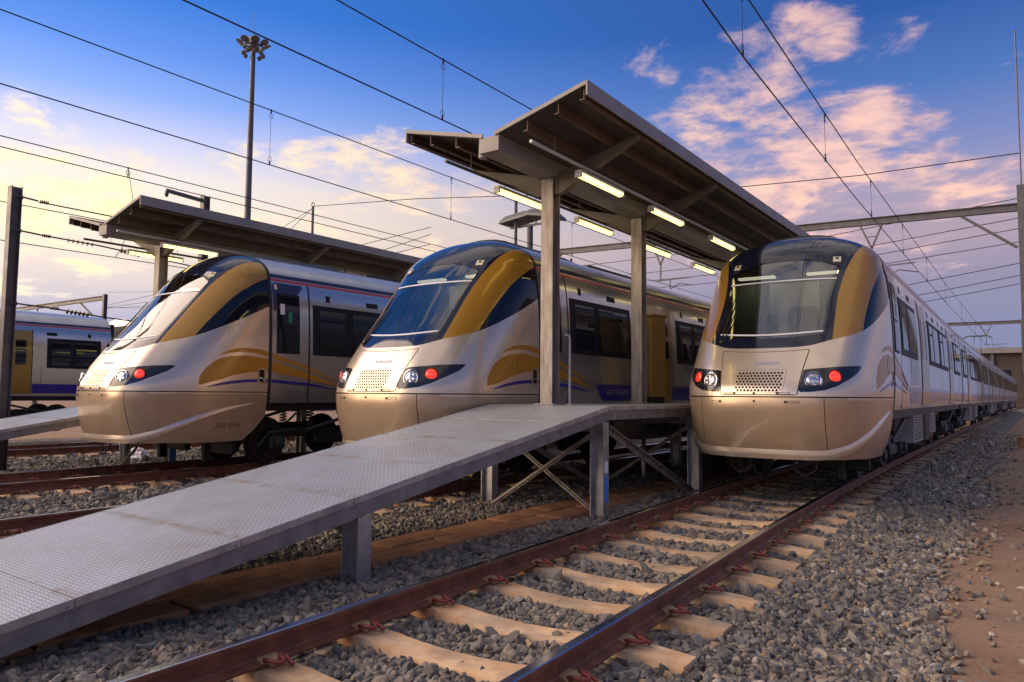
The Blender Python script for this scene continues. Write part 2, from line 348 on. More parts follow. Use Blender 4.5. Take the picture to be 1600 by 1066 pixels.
# ------------------------------------------------------------------ tracks and ground
track_r = tab([-6, 3, 6, 10, 14, 20, 30, 50, 100, 160, 260], [-2.46, -2.86, -3.01, -3.23, -3.36, -3.48, -3.62, -3.85, -4.0, -3.4, -1.0])
track_m = lambda y: -8.14+0*np.asarray(y, float)
track_l = tab([-6, 4, 10, 20, 100], [-12.9, -12.98, -13.0, -12.9, -12.0])
track_f = lambda y: -19.7+0*np.asarray(y, float)
BED = -.238                                              # top of the ballast between the sleepers, rail heads are at 0
def bed_z(x, y):
    x = np.asarray(x, float); y = np.asarray(y, float)
    off = x-track_r(y)
    z = np.full_like(off, BED)
    t = np.clip((off-1.30)/1.05, 0, 1); z = z-t*.27
    z = z-.05*np.exp(-((x+5.5)/.7)**2)
    for tc in (-10.6, -16.4): z = z-.07*np.exp(-((x-tc)/1.0)**2)
    z = z-np.clip((-x-22)/3, 0, 1)*.2
    return z+.022*np.sin(x*3.1+y*1.3)*np.sin(y*2.3-x*.7)
GZ = -.47
ground = MB().box(-900, 900, -300, 2200, GZ-1.0, GZ).build('ground', 'dirt'); tag(ground, kind='structure')
xs = np.concatenate([np.linspace(-30, -6.8, 60), np.linspace(-6.6, .6, 60)]); ysg = np.concatenate([np.linspace(-6, 24, 110), np.linspace(25, 200, 60)])
X, Y = np.meshgrid(xs, ysg); Xc = X+0*Y
Z = bed_z(Xc, Y); nx = len(xs)
edge = np.clip((Xc-track_r(Y)-2.25)/.3, 0, 1); Z = np.where(edge > 0, Z-edge*.06, Z)
mb = MB(); mb.add(np.stack([Xc, Y, Z], -1).reshape(-1, 3), [(j*nx+i, j*nx+i+1, (j+1)*nx+i+1, (j+1)*nx+i) for j in range(len(ysg)-1) for i in range(nx-1)])
tag(mb.build('ballast_bed', 'ballast_bed', smooth=True), kind='structure')
# dirt path sheet with uneven surface along the right edge
px = np.linspace(-1.2, 14, 60); py = np.linspace(-4, 60, 160); PX, PY = np.meshgrid(px, py)
PZ = GZ+.012+.018*np.sin(PX*1.7+.5*np.sin(PY))+.016*np.sin(PY*2.1+PX)*np.cos(PX*3)+.008*rng.standard_normal(PX.shape)
mb = MB(); mb.add(np.stack([PX, PY, PZ], -1).reshape(-1, 3), [(j*60+i, j*60+i+1, (j+1)*60+i+1, (j+1)*60+i) for j in range(159) for i in range(59)])
tag(mb.build('dirt_path', 'dirt', smooth=True), kind='structure')
# loose stones of the ballast: one uncountable mass
def stones(name, area, dens, size, sub, keep=None, zoff=.3):
    t = (1+5**.5)/2
    V = np.array([(-1, t, 0), (1, t, 0), (-1, -t, 0), (1, -t, 0), (0, -1, t), (0, 1, t), (0, -1, -t), (0, 1, -t), (t, 0, -1), (t, 0, 1), (-t, 0, -1), (-t, 0, 1)])/math.hypot(1, t)
    Fc = np.array([(0, 11, 5), (0, 5, 1), (0, 1, 7), (0, 7, 10), (0, 10, 11), (1, 5, 9), (5, 11, 4), (11, 10, 2), (10, 7, 6), (7, 1, 8), (3, 9, 4), (3, 4, 2), (3, 2, 6), (3, 6, 8), (3, 8, 9), (4, 9, 5), (2, 4, 11), (6, 2, 10), (8, 6, 7), (9, 8, 1)])
    if sub == 2:                                             # one subdivision for the stones nearest the viewer
        V = list(map(tuple, V)); mid = {}; F3 = []
        def m_(i, j):
            k = (min(i, j), max(i, j))
            if k not in mid: p = (np.array(V[i])+np.array(V[j]))/2; V.append(tuple(p/np.linalg.norm(p))); mid[k] = len(V)-1
            return mid[k]
        for a, b, c in Fc: ab, bc, ca = m_(a, b), m_(b, c), m_(c, a); F3 += [(a, ab, ca), (b, bc, ab), (c, ca, bc), (ab, bc, ca)]
        V = np.array(V); Fc = np.array(F3)
    if not sub:
        V = np.array([(1, 0, 0), (-1, 0, 0), (0, 1, 0), (0, -1, 0), (0, 0, 1), (0, 0, -1.)]); Fc = np.array([(0, 2, 4), (2, 1, 4), (1, 3, 4), (3, 0, 4), (2, 0, 5), (1, 2, 5), (3, 1, 5), (0, 3, 5)])
    x0, x1, y0, y1 = area; N = int((x1-x0)*(y1-y0)*dens)
    x = rng.uniform(x0, x1, N); y = rng.uniform(y0, y1, N)
    if keep is not None: k = keep(x, y); x = x[k]; y = y[k]; N = len(x)
    sz = size*np.exp(rng.normal(0, .30, N)); nv = len(V)
    sc = np.stack([rng.uniform(.75, 1.35, N), rng.uniform(.65, 1.0, N), rng.uniform(.45, .85, N)], -1)*sz[:, None]
    P = V[None]*(1+rng.uniform(-.06, .06, (N, nv, 1))) if sub == 2 else V[None]*(1+rng.uniform(-.22, .22, (N, nv, 1)))+rng.uniform(-.10, .10, (N, nv, 3))
    for _ in range(7 if sub == 2 else 3 if sub else 0):          # broken faces: flatten against random planes
        d = rng.standard_normal((N, 3)); d /= np.linalg.norm(d, axis=1)[:, None]; lim = rng.uniform(.42, .72, N)
        h = np.einsum('nvi,ni->nv', P, d)-lim[:, None]; P = P-np.maximum(h, 0)[..., None]*d[:, None, :]
    P = P*(1.25 if sub else 1.0)*sc[:, None, :]
    q = rng.standard_normal((N, 4)); q[:, 1:3] *= .55; q /= np.linalg.norm(q, axis=1)[:, None]; w_, a, b, c = q.T
    R = np.stack([1-2*(b*b+c*c), 2*(a*b-c*w_), 2*(a*c+b*w_), 2*(a*b+c*w_), 1-2*(a*a+c*c), 2*(b*c-a*w_), 2*(a*c-b*w_), 2*(b*c+a*w_), 1-2*(a*a+b*b)], -1).reshape(N, 3, 3)
    P = np.einsum('nij,nvj->nvi', R, P); z = bed_z(x, y)+sz*rng.uniform(-.2, zoff+.15, N)
    P += np.stack([x, y, np.maximum(z, GZ+.02)], -1)[:, None, :]
    me = bpy.data.meshes.new(name); nf = len(Fc)
    me.vertices.add(N*nv); me.vertices.foreach_set('co', P.reshape(-1)); me.loops.add(N*nf*3)
    me.loops.foreach_set('vertex_index', (Fc[None]+np.arange(N)[:, None, None]*nv).reshape(-1).astype(np.int32))
    me.polygons.add(N*nf); me.polygons.foreach_set('loop_start', np.arange(0, N*nf*3, 3, dtype=np.int32))
    at = me.attributes.new('tone', 'FLOAT', 'POINT')
    off = np.clip((x-track_r(y)-1.2)/.8, 0, 1)
    tone = np.clip(rng.beta(1.6, 2.4, N)+.20*off*rng.uniform(0, 1.6, N), 0, 1)
    at.data.foreach_set('value', np.repeat(tone, nv).astype(np.float32))
    me.materials.append(MATS['stone']); me.update(calc_edges=True); me.validate(); me.shade_flat()
    o = link(name, me); tag(o, kind='stuff'); return o
def notrail(x, y):
    k = np.ones_like(x, bool)
    for tr in (track_r, track_m, track_l, track_f):
        c = tr(y)
        for s in (-.7535, .7535): k &= ~(np.abs(x-c-s) < .085)
    k &= ~((x > -5.86) & (x < -5.06) & (y < 30) & (rng.uniform(0, 1, len(x)) > .10))
    k &= x-track_r(y) < 2.08+.16*np.sin(y*1.9)*np.sin(y*.7+1)+.012*y+rng.exponential(.10, len(x))
    return k
def sleeper_free(x, y):
    k = notrail(x, y)
    return k & ~((np.abs(x-track_r(y)) < 1.2) & (np.abs(((y+.5*.72-SLP0) % .72)-.36) < .10) & (rng.uniform(0, 1, len(x)) > .11))
SLP0 = 3.40
for a, d, sz, sub in (((-6.7, .0, .9, 5.2), 1150, .025, 2), ((-6.7, .0, 5.2, 9.5), 950, .027, 1), ((-6.7, .4, 9.5, 18), 420, .034, 1), ((-6.7, .3, 18, 45), 120, .055, 0), ((-24, -6.7, 2.5, 16), 300, .035, 1)):
    o = stones('ballast_stones', a, d, sz, sub, sleeper_free)
    tag(o, 'grey and tan crushed stone ballast heaped around the tracks', 'gravel')
# loose pebbles strayed on to the dirt path
def stray(x, y): return (x-track_r(y) > 2.2) & (rng.uniform(0, 1, len(x)) < np.exp(-(x-track_r(y)-2.2)*1.6)+.03)
tag(stones('scattered_pebbles', (-1.0, 3.0, 2.5, 22), 30, .026, 1, stray, .0), 'few loose stones scattered over the brown dirt path', 'gravel')
# ------------------------------------------------------------------ rails
RP = [(-.07, -.155), (.07, -.155), (.07, -.145), (.02, -.128), (.010, -.115), (.010, -.045), (.034, -.034), (.036, -.010), (.033, -.003), (.026, 0), (-.026, 0), (-.033, -.003), (-.036, -.010), (-.034, -.034), (-.010, -.045), (-.010, -.115), (-.02, -.128), (-.07, -.145)]
RM = [0]*8+[1, 1, 1]+[0]*7
def rail(tr, s, y0, y1, label, group):
    ys = np.concatenate([np.arange(y0, min(y1, 30), .5), np.arange(30, y1, 3)]) if y1 > 30 else np.arange(y0, y1, .5)
    path = [(float(tr(y))+s*.7535, float(y), 0.) for y in ys]
    tag(MB().sweep(RP, path, mi=RM).build('rail', ['rail_rust', 'rail_head'], smooth=True, ang=15), label, 'rail', group)
rail(track_r, -1, -3, 230, 'left rail of the foreground track, shiny top and rusty red web', 'railway rails')
rail(track_r, 1, -3, 230, 'right rail of the foreground track, rusty with a dark blue sheen', 'railway rails')
rail(track_m, -1, -2, 40, 'rusty rail with bright head disappearing behind the left edge of the steel ramp', 'railway rails')
rail(track_m, 1, -2, 40, 'rail hidden underneath the long steel ramp, right rail of the middle track', 'railway rails')
rail(track_l, -1, -2, 40, 'rail running under the left train on its far side', 'railway rails')
rail(track_l, 1, -2, 40, 'near rail under the left train, beside the exposed tan sleeper ends', 'railway rails')
rail(track_f, -1, -2, 60, 'farther rail of the empty track behind the left train', 'railway rails')
rail(track_f, 1, -2, 60, 'nearer rail of the empty track behind the left train', 'railway rails')
# sleepers
def sleeper_mesh():
    mb = MB(); N = 24; L2 = 1.20; prof = []
    for i in range(N+1):
        x = -L2+2*L2*i/N; a = abs(x)
        zt = -.165-.045*max(0, 1-(a/.52)**2)**.8*.75 if a < .52 else -.165-.02*max(0, (a-.95)/.25)
        prof.append((x, zt))
    b = len(mb.v)
    for x, zt in prof:
        wt = .105; wb = .135
        mb.v += [(x, -wb, -.36), (x, -wt-.008, zt-.018), (x, -wt, zt), (x, wt, zt), (x, wt+.008, zt-.018), (x, wb, -.36)]
    for i in range(N):
        for j in range(5): mb.f.append((b+i*6+j+1, b+i*6+j, b+i*6+6+j, b+i*6+6+j+1)); mb.mi.append(0)
    mb.f += [tuple(b+j for j in range(5, -1, -1))[::-1], tuple(b+N*6+j for j in range(5, -1, -1))]; mb.mi += [0, 0]
    return mb.mesh('sleeper', 'sleeper', True, 30)
def stain_sleeper():
    m = MATS['sleeper']; t = NT(m.node_tree); b = t.n['Principled BSDF']; old = b.inputs['Base Color'].links[0].from_socket
    tc = t.node('ShaderNodeTexCoord'); oi = t.node('ShaderNodeObjectInfo'); x, y, z = t.sep(tc.outputs['Object'])
    v = t.comb(t.math('ADD', t.math('MULTIPLY', x, 3.0), t.math('MULTIPLY', oi.outputs['Random'], 40.0)), t.math('MULTIPLY', y, 5.0), t.math('MULTIPLY', z, .6))
    n = t.noise(v, 3.0, 6, .7, .4); a = t.math('ABSOLUTE', t.math('SUBTRACT', t.math('ABSOLUTE', x), .70))
    k = t.math('MULTIPLY', t.smooth(a, .30, .05), t.smooth(n, .36, .52))
    k2 = t.math('MULTIPLY', t.smooth(t.noise(t.comb(t.math('MULTIPLY', x, 30.0), t.math('MULTIPLY', oi.outputs['Random'], 50.0), 0.0), 1.0, 4, .7), .56, .66), t.math('MULTIPLY', t.smooth(z, -.16, -.20), t.smooth(a, .5, .1)))
    k = t.math('MAXIMUM', k, k2)
    c = t.mix(t.math('MULTIPLY', k, .85), old, (.36, .15, .055))
    g_ = t.noise(v, .8, 5, .6); c = t.mix(t.smooth(g_, .42, .64, 0, .7), c, (.33, .275, .21))
    hv = t.node('ShaderNodeHueSaturation'); t.l.new(c, hv.inputs['Color']); t.l.new(t.math('ADD', .82, t.math('MULTIPLY', oi.outputs['Random'], .32)), hv.inputs['Value']); t.l.new(hv.outputs[0], b.inputs['Base Color'])
stain_sleeper()
SLM = sleeper_mesh()
def clip_mesh():
    mb = MB(); pts = []
    # bent spring steel clip: foot on the rail, loop away from it
    P = [(-.045, -.035, .018), (-.02, -.045, .030), (.03, -.048, .038), (.075, -.040, .034), (.092, -.012, .030), (.075, .014, .034), (.035, .020, .040), (.012, .035, .042), (.030, .052, .036), (.075, .050, .022), (.105, .048, .012)]
    mb.tube([(a*1.0, b*1.08, c*1.35) for a, b, c in P], .0125, 7); return mb.mesh('rail_clip', 'clip_red', True, 60)
CLM = clip_mesh()
INM = MB().bbox(-.075, -.012, -.064, .064, .0, .050, .008).bbox(-.012, .030, -.026, .026, .0, .052, .008).mesh('clip_insulator', 'insulator_tan')
ORD = ['first', 'second', 'third', 'fourth', 'fifth', 'sixth', 'seventh', 'eighth', 'ninth', 'tenth', 'eleventh', 'twelfth', 'thirteenth', 'fourteenth', 'fifteenth', 'sixteenth']
def sleepers(tr, y0, y1, sp, labelf, group, clipmax, clipmin=-9):
    y = y0; k = 0
    while y < y1:
        hd = math.atan(float(tr(y+.5)-tr(y-.5)))
        t = link('sleeper', SLM, None, (float(tr(y)), y, random.uniform(-.004, .003)), (0, 0, -hd+random.uniform(-.012, .012)))
        tag(t, labelf(k, y), 'sleeper', group)
        if clipmin < y < clipmax:
            for s in (-1, 1):
                for q in (-1, 1):
                    c = link('rail_clip', CLM, t, (s*.7535+q*.075, random.uniform(-.006, .006), -.165), (0, 0, 0 if q > 0 else PI))
                    link('clip_insulator', INM, c)
        y += sp; k += 1
nR = int((10.2-1.24)/.72)+1
def lab_r(k, y):
    n = int((10.2-y)/.72)
    if y < 10.2 and n < 13: return f'{ORD[n]} tan concrete sleeper in front of the right train, counted from its nose'
    return 'tan concrete sleeper under the right train, partly buried in ballast'
sleepers(track_r, SLP0-3*.72, 70, .72, lab_r, 'concrete sleepers of the foreground track', 24)
sleepers(track_l, 3.2, 14, .72, lambda k, y: (f'{ORD[k]} tan sleeper end from the left in the row below the left train' if y < 8.3 else 'tan concrete sleeper in the dark under the left train'), 'concrete sleepers of the left train track', 11)
sleepers(track_m, 2.6, 12, .72, lambda k, y: ('tan sleeper at lower left, sticking out beside the steel ramp edge' if k == 0 else 'tan concrete sleeper of the middle track beside the ramp' if y < 5.5 else 'tan concrete sleeper under the middle train behind the ramp'), 'concrete sleepers of the middle track', 6)
sleepers(track_f, 5, 20, .72, lambda k, y: 'tan concrete sleeper of the empty track behind the left train', 'concrete sleepers of the empty track', 0)
# ------------------------------------------------------------------ cable trough path under the ramp
tr_ = thing('cable_trough', 'two rows of dusty tan concrete slabs running under the ramp', 'cable trough')
SLABS = [MB().bbox(-.18, .18, -.49, .49, -.10, 0, .015).mesh('slab', 'trough') for _ in range(2)]
y = .6
while y < 26:
    for i, xx in enumerate((-5.27, -5.645)):
        link('slab', SLABS[i], tr_, (xx+random.uniform(-.015, .015), y+i*.4+random.uniform(-.02, .02), -.225+random.uniform(-.012, .012)), (random.uniform(-.012, .012), random.uniform(-.02, .02), random.uniform(-.02, .02)))
    y += 1.0
# ------------------------------------------------------------------ trains: one curved cab surface, patches cut out of it
ZT = 4.02; YE = 2.45; RZ = ZT-3.44
cy0 = tab([.4, .7, 1.0, 1.25, 1.4, 1.7, 2.05, 2.3, 2.6, 3.0, 3.4, 3.6, 3.75, 3.87, 3.96, 4.02], [.22, .10, .03, 0, .015, .16, .40, .60, .85, 1.17, 1.48, 1.66, 1.84, 2.02, 2.20, 2.45])
wl = tab([.4, .8, 1.15, 1.35, 1.6, 2.2, 2.8, 3.2, 3.44], [1.25, 1.34, 1.375, 1.395, 1.405, 1.40, 1.375, 1.335, 1.28])
nn = tab([.4, 1.4, 2.05, 2.8, 3.4, 4.02], [3.4, 3.5, 3.1, 2.7, 2.5, 2.3])
def wid(z): return np.where(z < 3.44, wl(np.minimum(z, 3.44)), 1.28*np.sqrt(np.clip(1-((z-3.44)/RZ)**2, 0, 1)))
def SCAB(p, z):
    n = nn(z); s = np.sin(p); c = np.cos(p); rho = (np.abs(s)**n+np.abs(c)**n)**(1/n); y = cy0(z)
    return np.stack([wid(z)*s/rho, y+(YE-y)*(1-np.maximum(c, 0)/rho), z+0*p], -1)
def SBODY(sd):
    return lambda y, z: np.stack([sd*wid(z)+0*y, y+0*z, z+0*y], -1)
def nrm(S, a, b):
    e = 1e-4; da = S(a+e, b)-S(a-e, b); db = S(a, b)-S(a, b-2e-3)
    n = np.cross(da, db); return n/np.maximum(np.linalg.norm(n, axis=-1, keepdims=True), 1e-12)
def poly_sdf(pts):
    P = np.array(pts, float)
    def f(x, y):
        x = np.asarray(x, float); y = np.asarray(y, float); d = np.full(np.broadcast(x, y).shape, 1e9); ins = np.zeros(d.shape, bool)
        for i in range(len(P)):
            ax, ay = P[i]; bx, by = P[(i+1) % len(P)]; ex, ey = bx-ax, by-ay
            t = np.clip(((x-ax)*ex+(y-ay)*ey)/max(ex*ex+ey*ey, 1e-12), 0, 1)
            d = np.minimum(d, np.hypot(x-ax-t*ex, y-ay-t*ey))
            if ay != by: ins ^= ((ay > y) != (by > y)) & (x < ex*(y-ay)/ey+ax)
        return np.where(ins, -d, d)
    return f
ZG_HI = list(3.44+RZ*np.sin(np.linspace(0, PI/2, 20)))
def zgrid(z0, z1, st):
    lo = list(np.arange(z0, min(z1, 3.44), st))
    if z1 > 3.44: lo += [z for z in ZG_HI if z >= 3.44 and z <= z1+1e-6]
    else: lo.append(z1)
    return np.array(lo)
def patch_mesh(name, mats, S, A, B, fns=(), off=0., skirt=.012, flip=False, sm=True):
    """mesh of the surface S over the grid A x B, cut to the region where every g(a,b,xyz) < 0, lifted by off, with a skirt round its edge"""
    A = np.asarray(A, float); B = np.asarray(B, float); a, b = np.meshgrid(A, B, indexing='ij'); P = S(a, b)
    G = [f(a, b, P) for f in fns]; nb = len(B)
    verts = []; faces = []; idx = {}
    def vid(k, ab):
        if k in idx: return idx[k]
        idx[k] = len(verts); verts.append(ab); return idx[k]
    for i in range(len(A)-1):
        for j in range(nb-1):
            cs = ((i, j), (i+1, j), (i+1, j+1), (i, j+1))
            gs = [[g_[c] for c in cs] for g_ in G]
            if any(min(q) >= 0 for q in gs): continue
            if all(max(q) < 0 for q in gs):
                faces.append([vid(c, (A[c[0]], B[c[1]])) for c in cs]); continue
            poly = [((A[c[0]], B[c[1]]), [q[m] for q in gs]) for m, c in enumerate(cs)]
            for gi in range(len(G)):
                out = []
                for m in range(len(poly)):
                    p, q = poly[m], poly[(m+1) % len(poly)]; gp, gq = p[1][gi], q[1][gi]
                    if gp < 0: out.append(p)
                    if (gp < 0) != (gq < 0):
                        t = gp/(gp-gq); out.append(((p[0][0]+t*(q[0][0]-p[0][0]), p[0][1]+t*(q[0][1]-p[0][1])), [u+t*(v-u) for u, v in zip(p[1], q[1])]))
                poly = out
                if not poly: break
            if len(poly) < 3: continue
            f = []
            for ab, _ in poly:
                k = vid((round(ab[0], 6), round(ab[1], 6)), ab)
                if not f or f[-1] != k: f.append(k)
            if len(f) > 2 and f[0] == f[-1]: f.pop()
            if len(f) > 2: faces.append(f)
    # merge the corner keys with the clipped ones
    key = {}; remap = []
    V2 = []
    for ab in verts:
        k = (round(ab[0], 5), round(ab[1], 5))
        if k not in key: key[k] = len(V2); V2.append(ab)
        remap.append(key[k])
    F2 = []
    for f in faces:
        h = []
        for q in f:
            r = remap[q]
            if r not in h: h.append(r)
        if len(h) > 2: F2.append(h)
    if not V2: return None
    V2 = np.array(V2); P = S(V2[:, 0], V2[:, 1]); N = nrm(S, V2[:, 0], V2[:, 1])
    if flip: N = -N
    o = off(V2[:, 0], V2[:, 1], P) if callable(off) else off
    Q = P+N*(o[:, None] if hasattr(o, '__len__') else o)
    vs = [tuple(q) for q in Q]
    if flip: F2 = [f[::-1] for f in F2]
    if skirt:
        ec = {}
        for f in F2:
            for m in range(len(f)): ec[(f[m], f[(m+1) % len(f)])] = 1
        bd = [e for e in ec if (e[1], e[0]) not in ec]; top = {}; low = {}
        for e in bd:
            for k in e:
                if k not in top: top[k] = len(vs); vs.append(tuple(Q[k])); low[k] = len(vs); vs.append(tuple(Q[k]-N[k]*skirt))
        F2 = F2+[[top[e[1]], top[e[0]], low[e[0]], low[e[1]]] for e in bd]
    me = bpy.data.meshes.new(name); me.from_pydata(vs, [], F2)
    for m in ([mats] if isinstance(mats, str) else mats): me.materials.append(MATS[m])
    if sm: me.shade_smooth(); me.set_sharp_from_angle(angle=math.radians(40))
    me.update(); return me
PH = PI/2
PHI = np.linspace(-PH, PH, 121)
PHR = np.linspace(0, PH, 61)
def sub(a, b, n): return np.linspace(a, b, n)
hoodz = tab([.2, .40, .63, 1.11, 1.68, 2.38, 2.5], [2.0, 2.045, 2.15, 2.30, 2.55, 2.89, 2.95])
maskx = tab([1.9, 2.1, 2.8, 3.2, 3.5, 3.7, 3.76, 4.02], [.88, .87, .85, .89, .965, 1.035, 1.05, 1.2])
goldz = tab([.9, 1.11, 1.5, 1.88, 2.3, 2.5], [2.0, 2.29, 2.74, 3.12, 3.39, 3.47])
hatch = poly_sdf([(-.52, 1.378), (.52, 1.378), (.555, 1.70), (.605, 2.005), (.3, 1.985), (0, 1.978), (-.3, 1.985), (-.605, 2.005), (-.555, 1.70)])
grille = poly_sdf([(-.335, 1.41), (.335, 1.41), (.36, 1.72), (-.36, 1.72)])
hlight = poly_sdf([(.535, 1.41), (.70, 1.415), (.86, 1.44), (1.0, 1.50), (1.12, 1.60), (1.19, 1.68), (1.225, 1.785), (1.05, 1.772), (.85, 1.75), (.575, 1.725)])
scr = poly_sdf([(-.775, 2.25), (-.4, 2.205), (0, 2.19), (.4, 2.205), (.775, 2.25), (.765, 2.8), (.80, 3.2), (.82, 3.33), (.6, 3.425), (.3, 3.48), (0, 3.495), (-.3, 3.48), (-.6, 3.425), (-.82, 3.33), (-.80, 3.2), (-.765, 2.8)])
def yz(pts):
    f = poly_sdf(pts); return lambda a, b, P: f(P[..., 1], P[..., 2])
def xz(f, s=1): return lambda a, b, P: f(P[..., 0]*s, P[..., 2])
g_hood_above = lambda a, b, P: hoodz(P[..., 1])-P[..., 2]
g_hood_below = lambda a, b, P: P[..., 2]-hoodz(P[..., 1])
g_mask = lambda a, b, P: np.abs(P[..., 0])-maskx(P[..., 2])
SWOOSH = [(1.13, 1.46), (1.14, 1.60), (1.25, 1.76), (1.42, 1.89), (1.66, 1.97), (2.0, 2.0), (2.46, 1.95), (2.6, 1.90), (3.3, 1.73), (4.25, 1.455), (3.3, 1.60), (2.6, 1.71), (2.46, 1.73), (2.1, 1.71), (1.75, 1.64), (1.45, 1.54)]
ARC = [(1.47, 1.99), (1.68, 2.085), (1.92, 2.135), (2.2, 2.13), (2.46, 2.085), (2.6, 2.04), (3.3, 1.85), (4.25, 1.50), (3.3, 1.79), (2.6, 1.955), (2.46, 2.0), (2.2, 2.045), (1.9, 2.06), (1.7, 2.035)]
BLINE = [(1.20, 1.412), (1.5, 1.50), (1.72, 1.54), (2.0, 1.572), (2.43, 1.585), (2.6, 1.575), (3.33, 1.53), (4.2, 1.395), (3.33, 1.475), (2.6, 1.52), (2.43, 1.53), (2.0, 1.52), (1.7, 1.488), (1.4, 1.443)]
BAND = [(4.28, 1.545), (6.42, 1.545), (6.42, 1.24), (4.62, 1.24)]
apz = tab([0, .35, .7, 1.2, 2.02, 2.05, 2.55], [.50, .49, .49, .475, .485, .50, 1.03])
apz_g = lambda a, b, P: apz(P[..., 1])-P[..., 2]
lipc = tab([0, .55, .75, .95, 1.15, 1.35, 1.5], [.555, .56, .63, .80, .98, 1.10, 1.16]); lipw = tab([0, .6, .9, 1.15, 1.35, 1.5], [.060, .058, .050, .038, .02, .0])
def xside(y, z, sd=1):
    """x of the cab side at the given y and z"""
    if y >= YE: return sd*float(wid(np.float64(z)))
    lo, hi = 0., PH
    for _ in range(40):
        m = (lo+hi)/2
        if SCAB(np.float64(m), np.float64(z))[1] < y: lo = m
        else: hi = m
    return sd*float(SCAB(np.float64(lo), np.float64(z))[0])
def surf_disc(r, x, z, rings=((1, 0), (.85, .25), (.5, .42), (0.02, .5)), sunk=0.):
    """lens: disc facing along the cab surface normal at front-view position x, z"""
    lo, hi = 0., PH
    for _ in range(40):
        m = (lo+hi)/2
        if SCAB(np.float64(m), np.float64(z))[0] < abs(x): lo = m
        else: hi = m
    p = SCAB(np.float64(lo), np.float64(z)); n = nrm(SCAB, np.float64(lo), np.float64(z))
    n = n*np.array([1, 1, .35]); n /= np.linalg.norm(n)
    if x < 0: p = p*[-1, 1, 1]; n = n*[-1, 1, 1]
    return p, n
